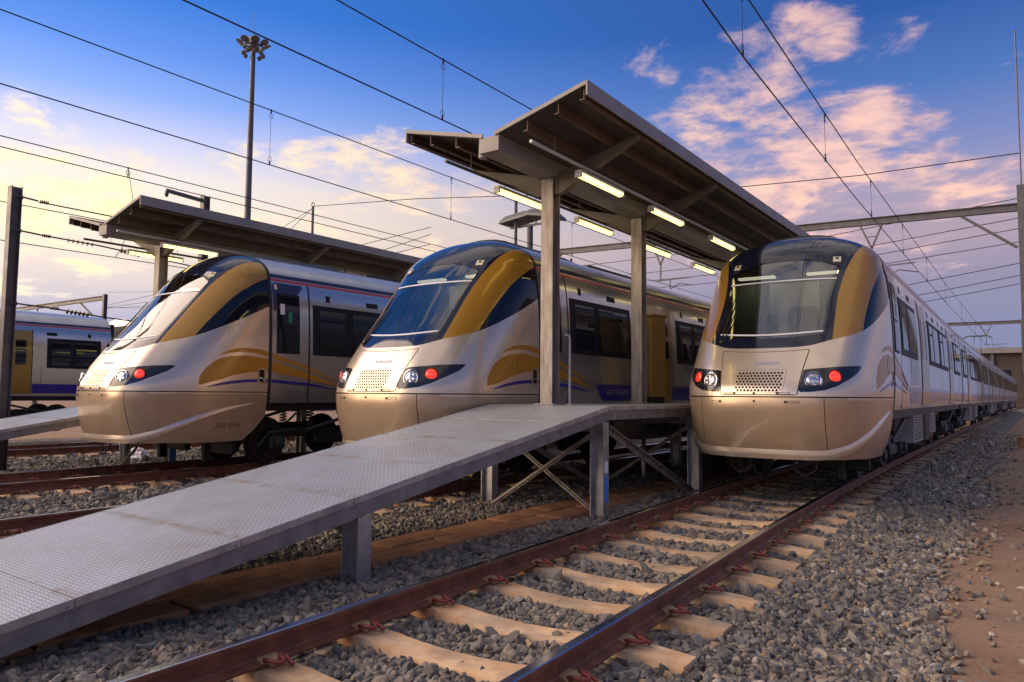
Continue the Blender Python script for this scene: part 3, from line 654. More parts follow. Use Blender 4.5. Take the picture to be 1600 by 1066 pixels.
def build_cab(t, number=None):
    def P(name, mats, S, A, B, fns=(), off=0., skirt=.012, par=t, flip=False, label=None):
        me = patch_mesh(name, mats, S, A, B, fns, off, skirt, flip)
        if me is None: return None
        o = link(name, me, par)
        if label: o['label'] = label
        return o
    # dark core that shows in the joints
    P('inner_shell', 'under_black', SCAB, PHI[::3], zgrid(.52, 2.0, .08), [apz_g], -.045, 0)
    nose = P('nose_panel', 'champagne', SCAB, PHI, zgrid(1.353, 3.0, .03), [g_hood_below, lambda a, b, Q: -(hatch(Q[..., 0], Q[..., 2])-.012), lambda a, b, Q: -hlight(Q[..., 0], Q[..., 2]), lambda a, b, Q: -hlight(-Q[..., 0], Q[..., 2])], 0, .03)
    hp = P('hatch', 'champagne', SCAB, sub(-.62, .62, 70), sub(1.36, 2.03, 34), [xz(hatch), lambda a, b, Q: -(grille(Q[..., 0], Q[..., 2])-.004)], .004, .03)
    def holes(a, b, Q):
        x = Q[..., 0]; z = Q[..., 2]; dzr = .0405; row = np.round((z-1.432)/dzr); xo = x+(row % 2)*.0245-.012; cx = np.round(xo/.049)*.049
        d = np.hypot(xo-cx, (z-1.432-row*dzr)*1.0); d = np.where((row < 0) | (row > 6), 1, d); lim = .305+.02*(z-1.42)/.3
        d = np.where(np.abs(cx-(row % 2)*.0245+.012) > lim, 1, d); return .0165-d
    P('grille', 'champagne', SCAB, sub(-.34, .34, 131), sub(1.405, 1.725, 61), [xz(grille), holes], .006, .012, hp)
    mb = MB()
    for x0, x1, zz in ((-.47, -.32, 1.397), (.24, .45, 1.397)):
        mb.box(x0, x1, -.0, .012, zz-.014, zz+.014)
    def on_nose(x, z): 
        lo, hi = 0., PH
        for _ in range(40):
            m = (lo+hi)/2
            if SCAB(np.float64(m), np.float64(z))[0] < abs(x): lo = m
            else: hi = m
        return float(SCAB(np.float64(lo), np.float64(z))[1])
    def slot(par, x0, x1, z, h):
        m = MB(); y = on_nose((x0+x1)/2, z); ya = on_nose(x0, z); yb = on_nose(x1, z)
        fr = .006
        for q0, q1, r0, r1, mi in ((x0, x1, z-h/2, z-h/2+fr, 0), (x0, x1, z+h/2-fr, z+h/2, 0), (x0, x0+fr, z-h/2+fr, z+h/2-fr, 0), (x1-fr, x1, z-h/2+fr, z+h/2-fr, 0)):
            m.add([(q0, on_nose(q0, z)-.009, r0), (q1, on_nose(q1, z)-.009, r0), (q1, on_nose(q1, z)-.009, r1), (q0, on_nose(q0, z)-.009, r1)], [(0, 1, 2, 3)], 0)
        w_ = .035 if x0 > 0 else -.035; q0, q1 = (x0+fr, x0+w_) if x0 > 0 else (x1+w_, x1-fr)
        m.add([(q0, on_nose(q0, z)-.010, z-h/2+fr), (q1, on_nose(q1, z)-.010, z-h/2+fr), (q1, on_nose(q1, z)-.010, z+h/2-fr), (q0, on_nose(q0, z)-.010, z+h/2-fr)], [(0, 1, 2, 3)], 0)
        return m.build('latch', 'under_black', par)
    slot(hp, -.47, -.31, 1.394, .026); slot(hp, .25, .44, 1.394, .026)
    # lettering on the hatch
    me = text_mesh('BOMBARDIER', .062, 'lettering', .002)
    w0 = max(v.co.x for v in me.vertices); me.transform(Matrix.Scale(.36/w0, 4, (1, 0, 0)))
    for v in me.vertices:
        x = -.10+v.co.x; z = 1.80+v.co.y; v.co = (x, on_nose(x, z)-.008-v.co.z, z)
    link('lettering', me, hp)
    # headlights
    for s in (1, -1):
        PR = PHR if s > 0 else -PHR[::-1]
        hl = P('headlight', 'lamp_black', SCAB, np.linspace(.30, 1.0, 60)*s if s > 0 else -np.linspace(1.0, .30, 60), sub(1.40, 1.80, 36), [xz(hlight, s)], -.004, .03)
        for nm, x, z, r, m1, m2 in (('main_lamp', .715, 1.575, .118, 'chrome', 'lens'), ('tail_lamp', .955, 1.625, .098, 'lamp_black', 'red_lamp')):
            p, n = surf_disc(r, x*s, z); mb = MB()
            mb.lathe([(r, -.03), (r, .012), (r*.93, .014), (r*.90, .0), (r*.86, -.004)], p, n, 28, 0)
            mb.lathe([(r*.86, .0), (r*.84, .006), (r*.6, .022), (r*.3, .030), (.004, .032)], p, n, 28, 1)
            o = mb.build(nm, [m1, m2], hl, True, 40)
        if True:
            p, n = surf_disc(.1, .715*s, 1.575); mb = MB(); a = np.cross(n, (0, 0, 1)); a /= np.linalg.norm(a); b = np.cross(a, n)
            for k in range(6):
                an = k*PI/3+.4; c = p+(a*math.cos(an)+b*math.sin(an))*.06+n*.024
                mb.lathe([(.022, 0), (.016, .006), (.003, .008)], c, n, 8)
            mb.build('reflector', 'chrome', hl, True)
    # windscreen, mask, gold arches, side windows
    P('windscreen_surround', 'gloss_black', SCAB, PHI, zgrid(1.98, ZT, .03), [g_hood_above, g_mask, lambda a, b, Q: np.where(Q[..., 1] < 1.9, -(scr(Q[..., 0], Q[..., 2])), -1)], 0, .03)
    ws = P('windscreen', 'windscreen', SCAB, PHI, zgrid(2.15, 3.16, .03), [lambda a, b, Q: scr(Q[..., 0], Q[..., 2])+.004, lambda a, b, Q: Q[..., 2]-3.13], -.003, 0)
    P('tinted_strip', 'windscreen_tint', SCAB, PHI, zgrid(3.10, 3.56, .03), [lambda a, b, Q: scr(Q[..., 0], Q[..., 2])+.004, lambda a, b, Q: 3.13-Q[..., 2]], -.003, 0, ws)
    zc = lambda x: 2.245+.05*(x/.8)**2
    P('trim_strip', 'white_trim', SCAB, sub(-.7, .7, 80), zgrid(2.2, 2.34, .012), [lambda a, b, Q: np.abs(Q[..., 2]-zc(Q[..., 0]))-.011, lambda a, b, Q: np.abs(Q[..., 0])-.74], .005, .006, ws)
    P('trim_strip', 'white_trim', SCAB, sub(-.75, .75, 80), zgrid(3.09, 3.2, .012), [lambda a, b, Q: np.abs(Q[..., 2]-3.135)-.010, lambda a, b, Q: np.abs(Q[..., 0])-.80], .005, .006, ws)
    P('screen_seal', 'rubber', SCAB, np.linspace(-1.0, 1.0, 160), zgrid(3.28, 3.6, .01), [lambda a, b, Q: np.abs(scr(Q[..., 0], Q[..., 2])-.020)-.012, lambda a, b, Q: 3.36-Q[..., 2], lambda a, b, Q: np.abs(Q[..., 0])-.80, lambda a, b, Q: Q[..., 1]-2.0], .006, .006, ws)
    P('emblem_disc', 'navy', SCAB, sub(-.5, .5, 60), zgrid(3.6, 3.98, .02), [lambda a, b, Q: np.sqrt(Q[..., 0]**2+((Q[..., 1]-1.90)*.72)**2+((Q[..., 2]-3.78)*.72)**2)-.105], .004, .004)
    for s in (1, -1):
        PR = PHR if s > 0 else -PHR[::-1]
        P('gold_arch', 'gold', SCAB, PR, zgrid(2.0, ZT, .03), [g_hood_above, lambda a, b, Q: maskx(Q[..., 2])-np.abs(Q[..., 0])+.0, lambda a, b, Q: goldz(Q[..., 1])-Q[..., 2]], 0, .02)
        P('side_window', 'pane', SCAB, PR, zgrid(2.0, ZT, .03), [g_hood_above, lambda a, b, Q: maskx(Q[..., 2])-np.abs(Q[..., 0]), lambda a, b, Q: Q[..., 2]-goldz(Q[..., 1])+.004], -.003, .02)
        # label stickers beside the dome
        ph = .60*s; b0 = 3.36
        stk = P('sticker', 'sticker', SCAB, sub(s*.60-.045, s*.60+.045, 5), zgrid(3.42, 3.44, .01)[:1].tolist()+[3.45, 3.47, 3.49, 3.51], [], .005, .005)
        P('sticker_print', 'sticker_print', SCAB, sub(s*.60-.018, s*.60+.018, 4), [3.465, 3.475, 3.49, 3.50], [], .008, .003, stk)
        # livery printed on the flanks of the cab
        A = np.linspace(.75, PH, 60) if s > 0 else -np.linspace(PH, .75, 60)
        e = lambda a, b, Q: Q[..., 1]-2.44
        P('gold_swoosh', 'gold_print', SCAB, A, zgrid(1.44, 2.02, .02), [yz(SWOOSH), e], .003, .003)
        P('gold_swoosh', 'gold_print', SCAB, A, zgrid(1.97, 2.15, .012), [yz(ARC), e], .003, .003)
        P('blue_stripe', 'blue_print', SCAB, A, zgrid(1.40, 1.60, .012), [yz(BLINE), e, lambda a, b, Q: np.where(np.abs(Q[..., 1]-2.32) < .07, 1, -1)], .003, .003)
        # filler lid and handle recess
        fc = P('filler_lid', 'gold_print', SCAB, A, zgrid(1.68, 1.98, .012), [lambda a, b, Q: np.hypot(Q[..., 1]-1.94, Q[..., 2]-1.83)-.115], .007, .006)
        P('lid_ring', 'print_dark', SCAB, A, zgrid(1.68, 1.98, .012), [lambda a, b, Q: np.abs(np.hypot(Q[..., 1]-1.94, Q[..., 2]-1.83)-.117)-.006], .006, .006, fc)
        rp = P('handle_recess', 'bronze', SCAB, A, zgrid(1.46, 1.80, .02), [yz([(2.23, 1.49), (2.40, 1.49), (2.40, 1.78), (2.23, 1.78)])], .006, .006)
        P('recess_opening', 'under_black', SCAB, A, zgrid(1.48, 1.80, .015), [yz([(2.26, 1.53), (2.36, 1.53), (2.36, 1.75), (2.26, 1.75)])], .009, .002, rp)
        xx = xside(2.31, 1.6, s); MB().tube([(xx+s*.005, 2.27, 1.60), (xx+s*.035, 2.30, 1.60), (xx+s*.035, 2.36, 1.54)], .009, 6).build('handle', 'chrome', rp, True)
        # corner apron
        P('corner_apron', 'bronze', SCAB, A if False else (np.linspace(.5, PH, 60) if s > 0 else -np.linspace(PH, .5, 60)), zgrid(.46, 1.335, .03), [apz_g, lambda a, b, Q: .853-np.abs(Q[..., 0])], 0, .03)
        P('apron_edge', 'champagne', SCAB, A, zgrid(1.305, 1.336, .01), [lambda a, b, Q: Q[..., 1]-2.44, lambda a, b, Q: .87-np.abs(Q[..., 0])], .006, .006)
    P('front_apron', 'bronze', SCAB, sub(-.68, .68, 60), zgrid(.46, 1.335, .03), [apz_g, lambda a, b, Q: np.abs(Q[..., 0])-.843], 0, .03)
    lipf = lambda a, b, Q: np.abs(b-lipc(np.abs(a)))-lipw(np.abs(a))
    def lipo(a, b, Q): 
        d = lipw(np.abs(a))-np.abs(b-lipc(np.abs(a))); up = np.clip((b-lipc(np.abs(a)))/np.maximum(lipw(np.abs(a)), 1e-3), -1, 1)
        return .004+.028*np.clip((1-up)/1.0, 0, 1)*np.clip(lipw(np.abs(a))/.05, 0, 1)
    P('bumper_lip', 'champagne', SCAB, sub(-1.5, 1.5, 120), zgrid(.46, 1.24, .014), [lipf], lipo, .03)
    slot(t, -.67, -.52, 1.275, .030); slot(t, .36, .56, 1.275, .030)
    MB().lathe([(.016, 0), (.016, .004), (.002, .005)], (-.05, -.003, 1.285), (0, -1, 0), 12).build('lock', 'under_grey', t)
    MB().lathe([(.016, 0), (.016, .004), (.002, .005)], (-.05, on_nose(.05, 1.394)-.006, 1.394), (0, -1, 0), 12).build('lock', 'under_grey', hp)
    if number:
        me = text_mesh(number, .125, 'print_dark', 0)
        w0 = max(v.co.x for v in me.vertices); me.transform(Matrix.Scale(.47/w0, 4, (1, 0, 0)))
        me.transform(Matrix.Shear('XY', 4, (.0, 0))) if False else None
        for v in me.vertices:
            y = 1.46+v.co.x+v.co.y*.2; z = .72+v.co.y; v.co = (xside(y, z)+.004, y, z)
        link('fleet_number', me, t)
    # wipers
    for s in (-1,):
        mb = MB()
        for x0, x1, z1 in ((-.70, -.60, 3.0), (-.64, -.52, 2.72)):
            pts = []
            for k in range(9):
                q = k/8; x = x0+(x1-x0)*q*.6; z = 2.17+(z1-2.17)*q; pts.append((x, on_nose(x, z)-.03, z))
            mb.tube(pts, .009, 6)
        mb.lathe([(.03, -.02), (.03, .03), (.01, .035)], (-.68, on_nose(.68, 2.16)-.01, 2.16), (0, -1, .4), 10)
        mb.build('wiper', 'rubber', t, True)
    # cab interior
    MB().box(-1.1, 1.1, 1.0, 2.36, 1.55, 1.60).build('cab_floor', 'under_black', t)
    bk = MB().box(-1.22, 1.22, 2.30, 2.36, 1.60, 3.40).build('bulkhead', 'bulkhead', t)
    MB().box(-.42, .36, 2.285, 2.30, 1.62, 3.25).build('bulkhead_door', 'poster_white', bk); MB().box(-.05, .38, 2.272, 2.285, 2.30, 2.72).build('notice', 'poster_blue', bk)
    MB().box(-.05, .38, 2.266, 2.272, 2.64, 2.72).build('notice_heading', 'poster_white', bk); MB().box(-.46, -.30, 2.27, 2.285, 2.45, 2.72).build('safety_sign', 'green_print', bk)
    MB().bbox(-.95, .95, 1.02, 1.42, 1.9, 2.10, .03).build('driver_desk', 'desk', t)
    MB().bbox(-.02, .44, 1.80, 1.92, 2.0, 2.78, .05).bbox(-.04, .46, 1.62, 2.0, 1.82, 1.95, .04).build('driver_seat', 'seat_blue', t)
    MB().bbox(-.85, -.25, 1.90, 2.02, 3.30, 3.34, .01).bbox(.25, .85, 1.90, 2.02, 3.30, 3.34, .01).build('added_cab_glow', 'added_cab_glow', t)  # glowing panels added to brighten the cab, no lamp known there
    return t
def side_patch(name, mats, sd, Y, Zs, fns, off, skirt, par):
    S = SBODY(sd); me = patch_mesh(name, mats, S, Y if sd > 0 else Y, Zs, fns, off, skirt, flip=(sd < 0))
    return link(name, me, par) if me else None
def rect(y0, y1, z0, z1): return lambda a, b, P: np.maximum(np.abs(P[..., 1]-(y0+y1)/2)-(y1-y0)/2, np.abs(P[..., 2]-(z0+z1)/2)-(z1-z0)/2)
def quad(name, mats, sd, y0, y1, z0, z1, off, skirt, par):
    return side_patch(name, mats, sd, np.linspace(y0, y1, 3), np.linspace(z0, z1, max(3, int((z1-z0)/.12)+2)), [], off, skirt, par)
def window(t, sd, y0, y1, z0=2.07, z1=3.05, panes=((.14, .80, 1), (1.0, -.14, 0))):
    w = quad('window', 'frame_dark', sd, y0, y1, z0, z1, .012, .016, t)
    for a, b, hop in panes:
        ya = y0+a; yb = (y1+b) if b <= 0 else y0+b
        if hop: quad('pane', 'pane', sd, ya, yb, z0+.10, z1-.32, .020, .008, w); quad('hopper_pane', 'pane', sd, ya, yb, z1-.27, z1-.10, .020, .008, w)
        else: quad('pane', 'pane', sd, ya, yb, z0+.10, z1-.10, .020, .008, w)
    return w
def gold_door(t, sd, y0, y1, win=True):
    m = (y0+y1)/2
    for a, b in ((y0, m-.006), (m+.006, y1)):
        d = quad('door', 'door_gold', sd, a, b, 1.22, 3.26, .014, .02, t)
        if win: quad('door_window', 'pane', sd, a+.17, b-.17, 2.15, 2.95, .021, .008, d)
    quad('door_gap', 'rubber', sd, y0-.03, y0-.004, 1.2, 3.3, .006, .008, t); quad('door_gap', 'rubber', sd, y1+.004, y1+.03, 1.2, 3.3, .006, .008, t)
    xx = sd*(float(wid(np.float64(1.2)))); MB().box(min(xx, xx+sd*.09), max(xx, xx+sd*.09), y0+.05, y1-.05, 1.165, 1.195).build('door_step', 'galv', t)
def bogie(t, y):
    b = MB()
    for s in (1, -1):
        b.bbox(s*1.02-.09, s*1.02+.09, y-1.35, y+1.35, .50, .68, .03); b.bbox(s*1.04-.11, s*1.04+.11, y-.40, y+.40, .34, .52, .03)
    b.box(-1.0, 1.0, y-.22, y+.22, .48, .66)
    bo = b.build('bogie', 'under_black', t)
    for dy in (-1.25, 1.25):
        for s in (1, -1):
            MB().lathe([(.42, -.065), (.455, -.06), (.455, -.035), (.415, -.03), (.405, .06), (.36, .065), (.33, .035), (.15, .03), (.12, .075), (.02, .08)], (s*.75, y+dy, .42), (s, 0, 0), 28).build('wheel', 'wheel_steel', bo, True, 30)
            mb = MB(); mb.bbox(s*1.02-.13, s*1.02+.13, y+dy-.17, y+dy+.17, .28, .54, .03); mb.lathe([(.10, 0), (.10, .05), (.06, .06)], (s*1.15, y+dy, .42), (s, 0, 0), 14)
            mb.build('axle_box', 'under_grey', bo)
        MB().lathe([(.08, -.7), (.08, .7)], (0, y+dy, .42), (1, 0, 0), 12).build('axle', 'wheel_steel', bo, True)
    for s in (1, -1):
        for dy in (-.45, .45):
            pts = [(s*1.04+.075*math.cos(k*.9), y+dy+.075*math.sin(k*.9), .68+k*.0085) for k in range(42)]; MB().tube(pts, .015, 5).build('spring', 'under_grey', bo, True)
    for s in (1, -1):
        mb = MB(); mb.tube([(s*1.22, y-.7, .62), (s*1.24, y+.7, .95)], .035, 8); mb.build('damper', 'under_grey', bo, True); MB().tube([(s*1.16, y-1.7, .35), (s*1.2, y-1.5, .60), (s*1.2, y-.9, .64)], .018, 6).build('pipe', 'under_grey', bo, True)
def car_body(t, y0, y1, win, doors, boxes, sides=(1, -1), doorwin=True):
    YY = np.linspace(y0, y1, 12); zb = list(np.arange(1.15, 3.44, .11))+ZG_HI
    # shell as one mesh: both flanks and roof
    mb = MB(); sec = [(float(wid(np.float64(z))), z) for z in zb]; ring = [(-x, z) for x, z in sec]+[(x, z) for x, z in sec[::-1][1:]]; n = len(ring)
    for yv in YY: mb.v += [(x, yv, z) for x, z in ring]
    for i in range(len(YY)-1):
        for j in range(n-1):
            mb.f.append((i*n+j, i*n+j+1, (i+1)*n+j+1, (i+1)*n+j)); mb.mi.append(1 if (ring[j][1]+ring[j+1][1])/2 > 3.46 else 0)
    k = (len(YY)-1)*n; mb.f.append(tuple(k+j for j in range(n))); mb.mi.append(0); mb.f.append(tuple(range(n-1, -1, -1))); mb.mi.append(0)
    mb.build('body', ['silver', 'roof_paint'], t, True, 30)
    mb = MB().box(-1.30, 1.30, y0+.02, y1-.02, 1.0, 1.148); mb.build('underframe', 'under_black', t)
    for sd in sides:
        quad('red_stripe', 'red_print', sd, y0, y1, 3.425, 3.475, .003, .003, t)
        side_patch('roof_line', 'navy', sd, np.linspace(y0, y1, 3), [3.49, 3.51, 3.535, 3.56], [], .003, .003, t)
        for w in win: window(t, sd, *w)
        for a, b in doors: gold_door(t, sd, a, b, doorwin)
        for yv, ww in VENTS(win):
            quad('vent', 'frame_dark', sd, yv, yv+ww, 3.14, 3.27 if ww < .2 else 3.24, .006, .008, t)
        for a, b in BANDS(y0, y1, doors): quad('blue_band', 'blue_print', sd, a, b, 1.24, 1.545, .003, .003, t)
    for yv in np.arange(y0+2.2, y1-.3, 3.1):
        for sd in sides: quad('panel_joint', 'print_dark', sd, yv, yv+.012, 1.2, 2.05, .0025, .003, t)
    for (a, b, z0, mt) in boxes:
        for sd in sides:
            x0 = .55; bx = MB().bbox(min(sd*x0, sd*1.22), max(sd*x0, sd*1.22), a, b, z0, 1.0, .02).build('equipment_box', mt, t)
            m = MB()
            for q in np.arange(z0+.07, .93, .055): m.box(min(sd*1.222, sd*1.235), max(sd*1.222, sd*1.235), a+.06, b-.06, q, q+.022)
            m.build('louvre', 'under_grey', bx)
def VENTS(win):
    out = []
    for w in win: out += [(w[0]+.33, .10), (w[0]+1.40, .32)]
    return out
def BANDS(y0, y1, doors):
    out = []; a = y0
    for d in doors:
        if d[0]-.05 > a: out.append((a, d[0]-.05))
        a = d[1]+.05
    if y1-.02 > a: out.append((a, y1-.02))
    return out
_B = BANDS
CW = [(3.45, 5.75), (8.05, 10.35), (10.6, 12.9)]
CD = [(6.42, 7.72), (13.35, 14.65)]
def make_cab_car(label, loc, rz, number=None, doorwin=True, sides=(1, -1)):
    global BANDS
    t = thing('cab_car', label, 'train', loc, rz, 'silver and gold electric trains')
    build_cab(t, number)
    BANDS = lambda a, b, d: [x for x in _B(4.62, b, d)]
    car_body(t, 2.50, 18.4, CW+[(15.2, 17.6)], CD, [(6.6, 8.2, .42, 'under_light'), (8.5, 9.6, .38, 'under_grey'), (9.9, 11.0, .5, 'under_light')], sides, doorwin)
    BANDS = _B
    # black rubber pillar between cab and body
    ring = [(float(wid(np.float64(z))), z) for z in list(np.arange(1.12, 3.44, .1))+ZG_HI]
    full = [(x, z) for x, z in ring]+[(-x, z) for x, z in ring[::-1][1:]]
    mb = MB(); n = len(full)
    for yv, o in ((2.452, -.03), (2.452, .006), (2.515, .006), (2.515, -.03)):
        mb.v += [(x*(1+o/1.4), yv, z+o*.3) for x, z in full]
    for i in range(3):
        for j in range(n-1): mb.f.append((i*n+j, (i+1)*n+j, (i+1)*n+j+1, i*n+j+1)); mb.mi.append(0)
    mb.build('cab_pillar', 'rubber', t)
    for sd in sides:
        dr = quad('cab_door', 'silver', sd, 2.53, 3.335, 1.21, 3.40, .006, .012, t)
        side_patch('door_top_panel', 'navy', sd, np.linspace(2.53, 3.2, 12), np.linspace(2.7, 3.395, 14), [yz([(2.53, 2.78), (2.60, 2.86), (2.62, 3.05), (3.10, 3.21), (3.25, 3.395), (2.53, 3.395)])], .010, .004, dr)
        w = quad('door_window', 'frame_dark', sd, 2.615, 3.125, 2.07, 3.20, .014, .008, dr)
        quad('pane', 'pane', sd, 2.65, 3.09, 2.60, 3.165, .020, .006, w); quad('pane', 'pane', sd, 2.65, 3.09, 2.105, 2.575, .020, .006, w)
        quad('sticker', 'sticker', sd, 2.575, 2.635, 3.26, 3.36, .014, .004, dr)
        quad('notice', 'poster_white', sd, 2.68, 2.78, 2.80, 3.0, .0225, .002, w); quad('notice', 'green_print', sd, 2.86, 2.95, 2.66, 2.86, .0225, .002, w)
        quad('door_gap', 'rubber', sd, 3.34, 3.375, 1.17, 3.42, .007, .01, t)
        for nm, pl, z0, z1, st, mt in (('gold_swoosh', SWOOSH, 1.44, 2.0, .02, 'gold_print'), ('gold_swoosh', ARC, 1.48, 2.1, .015, 'gold_print'), ('blue_stripe', BLINE, 1.38, 1.6, .012, 'blue_print')):
            side_patch(nm, mt, sd, np.linspace(2.53, 4.3, 50), np.arange(z0, z1, st), [yz(pl), lambda a, b, P: np.where((P[..., 1] > 3.335) & (P[..., 1] < 3.38), 1, -1)], .011, .010, t)
        side_patch('blue_band', 'blue_print', sd, np.linspace(4.2, 4.66, 16), np.linspace(1.24, 1.545, 8), [yz(BAND)], .003, .003, t)
        me = text_mesh('GAUTRAIN', .15, 'lettering'); w0 = max(v.co.x for v in me.vertices); me.transform(Matrix.Scale(.85/w0, 4, (1, 0, 0)))
        for v in me.vertices:
            y = (4.72+v.co.x+.15*v.co.y) if sd > 0 else (5.57-v.co.x-.15*v.co.y); z = 1.355+v.co.y; v.co = (sd*(float(wid(np.float64(z)))+.006), y, z)
        link('lettering', me, t)
    # roof equipment behind the dome
    mb = MB(); 
    for i, yv in enumerate((2.53, 2.62, 4.6, 4.8)):
        h = (.0, .075, .075, .0)[i]
        for x in np.linspace(-.72, .72, 9): mb.v.append((x, yv, 3.44+RZ*math.sqrt(1-(x/1.28)**2)+h*(1-abs(x/.72)**6)-.004))
    for i in range(3):
        for j in range(8): mb.f.append((i*9+j, i*9+j+1, (i+1)*9+j+1, (i+1)*9+j)); mb.mi.append(0)
    mb.build('roof_fairing', 'under_black', t, True, 30)
    MB().box(-.50, .50, 5.6, 7.8, 3.94, 4.05).build('roof_unit', 'under_grey', t); MB().tube([(.45, 5.0, 3.98), (.45, 5.0, 4.09)], .02, 6).build('antenna', 'rubber', t)
    bogie(t, 4.15); bogie(t, 15.4)
    # hoses and coupler below the apron
    for x in (-.55, .35):
        mb = MB(); mb.tube([(x, .5, .52), (x+.03, .45, .33), (x+.16, .42, .24), (x+.30, .45, .33), (x+.33, .5, .52)], .016, 6); mb.build('brake_hose', 'rubber', t, True)
    MB().lathe([(.02, 0), (.028, .02), (.02, .045)], (.16, .25, .50), (0, 0, -1), 8).build('drain_cap', 'galv', t)
    for sd in (1, -1): MB().bbox(sd*.75-.05, sd*.75+.05, 1.6, 1.75, .10, .5, .02).bbox(sd*.75-.35, sd*.75+.35, 1.95, 2.05, .22, .55, .02).build('lifeguard', 'under_black', t)
    return t
PW = [(.6, 2.3), (4.4, 6.7), (6.95, 9.25), (9.5, 11.8), (14.0, 16.3), (16.55, 18.9)]
PD = [(2.75, 4.05), (12.25, 13.55)]
def make_pass_car(label, loc, rz, sides=(1, -1), panto=False):
    t = thing('passenger_car', label, 'train', loc, rz, 'silver and gold electric trains')
    car_body(t, .25, 19.6, PW, PD, [(6.4, 7.8, .42, 'under_light'), (8.2, 9.6, .36, 'under_grey'), (10.2, 11.6, .5, 'under_light')], sides)
    for yv in (.0, 19.62):
        MB().box(-1.0, 1.0, yv, yv+.23, 1.15, 3.7).build('gangway', 'rubber', t)
    bogie(t, 2.9); bogie(t, 17.0)
    return t
def add_panto(t, yv):
    p = MB(); p.box(-.5, .5, yv-.6, yv+.6, 4.02, 4.10)
    for x in (-.4, .4):
        p.bar((x, yv+.5, 4.1), (x*.6, yv-.75, 4.95), .05, .05); p.bar((x*.6, yv-.75, 4.95), (x*.5, yv+.15, 6.02), .04, .04)
    for dy in (-.12, .22):
        p.tube([(-.95, yv+dy, 5.78), (-.85, yv+dy, 5.96), (-.6, yv+dy, 6.05), (.6, yv+dy, 6.05), (.85, yv+dy, 5.96), (.95, yv+dy, 5.78)], .035, 6)
    p.bar((-.5, yv+.05, 6.0), (.5, yv+.05, 6.0), .05, .04); p.build('pantograph', 'mast_steel', t)
    m = MB()
    for x in (-.4, .4): m.lathe([(.06, 0), (.11, .03), (.06, .06), (.11, .09), (.06, .12)], (x, yv+.4, 4.05), (0, 0, 1), 10)
    m.build('insulator', 'insulator', t, True)
R0 = (float(track_r(10.35)), 10.35)
def along(tr, y0, L):
    """heading of a car of length L whose front stands at y0"""
    y1 = y0+L*.97; return math.atan2(float(tr(y1)-tr(y0)), y1-y0)
make_cab_car('gold and champagne train nose standing on the right track, both tail lamps glowing red', (R0[0], R0[1], 0), -along(track_r, 10.35, 18.4))
make_cab_car('middle train nose behind the ramp, gold arch beside its dark windscreen', (-8.10, 7.6, 0), -.002, None, True, (1,))
make_cab_car('left train with gold swoosh and number 301 014 on its apron', (-12.95, 5.9, 0), -.012, '301 014', True, (1,))
yy = 10.35+18.55
lab = ['silver passenger car coupled directly behind the right nose car', 'second silver passenger car of the right train, carrying the raised pantograph', 'third silver passenger car of the right train, far along the curve', 'last visible silver passenger car of the right train, tiny in the distance']
for i in range(4):
    c = make_pass_car(lab[i], (float(track_r(yy)), yy, 0), -along(track_r, yy, 20), (1,))
    if i == 1: add_panto(c, 16.5)
    yy += 20.1
make_pass_car('dim silver train car with gold door at the far left, beyond the left ramp', (-27.9, 12.95, 0), PI, (-1,))
make_pass_car('second car of the far left train, almost hidden behind the left nose', (-27.9, 33.2, 0), PI, (-1,))
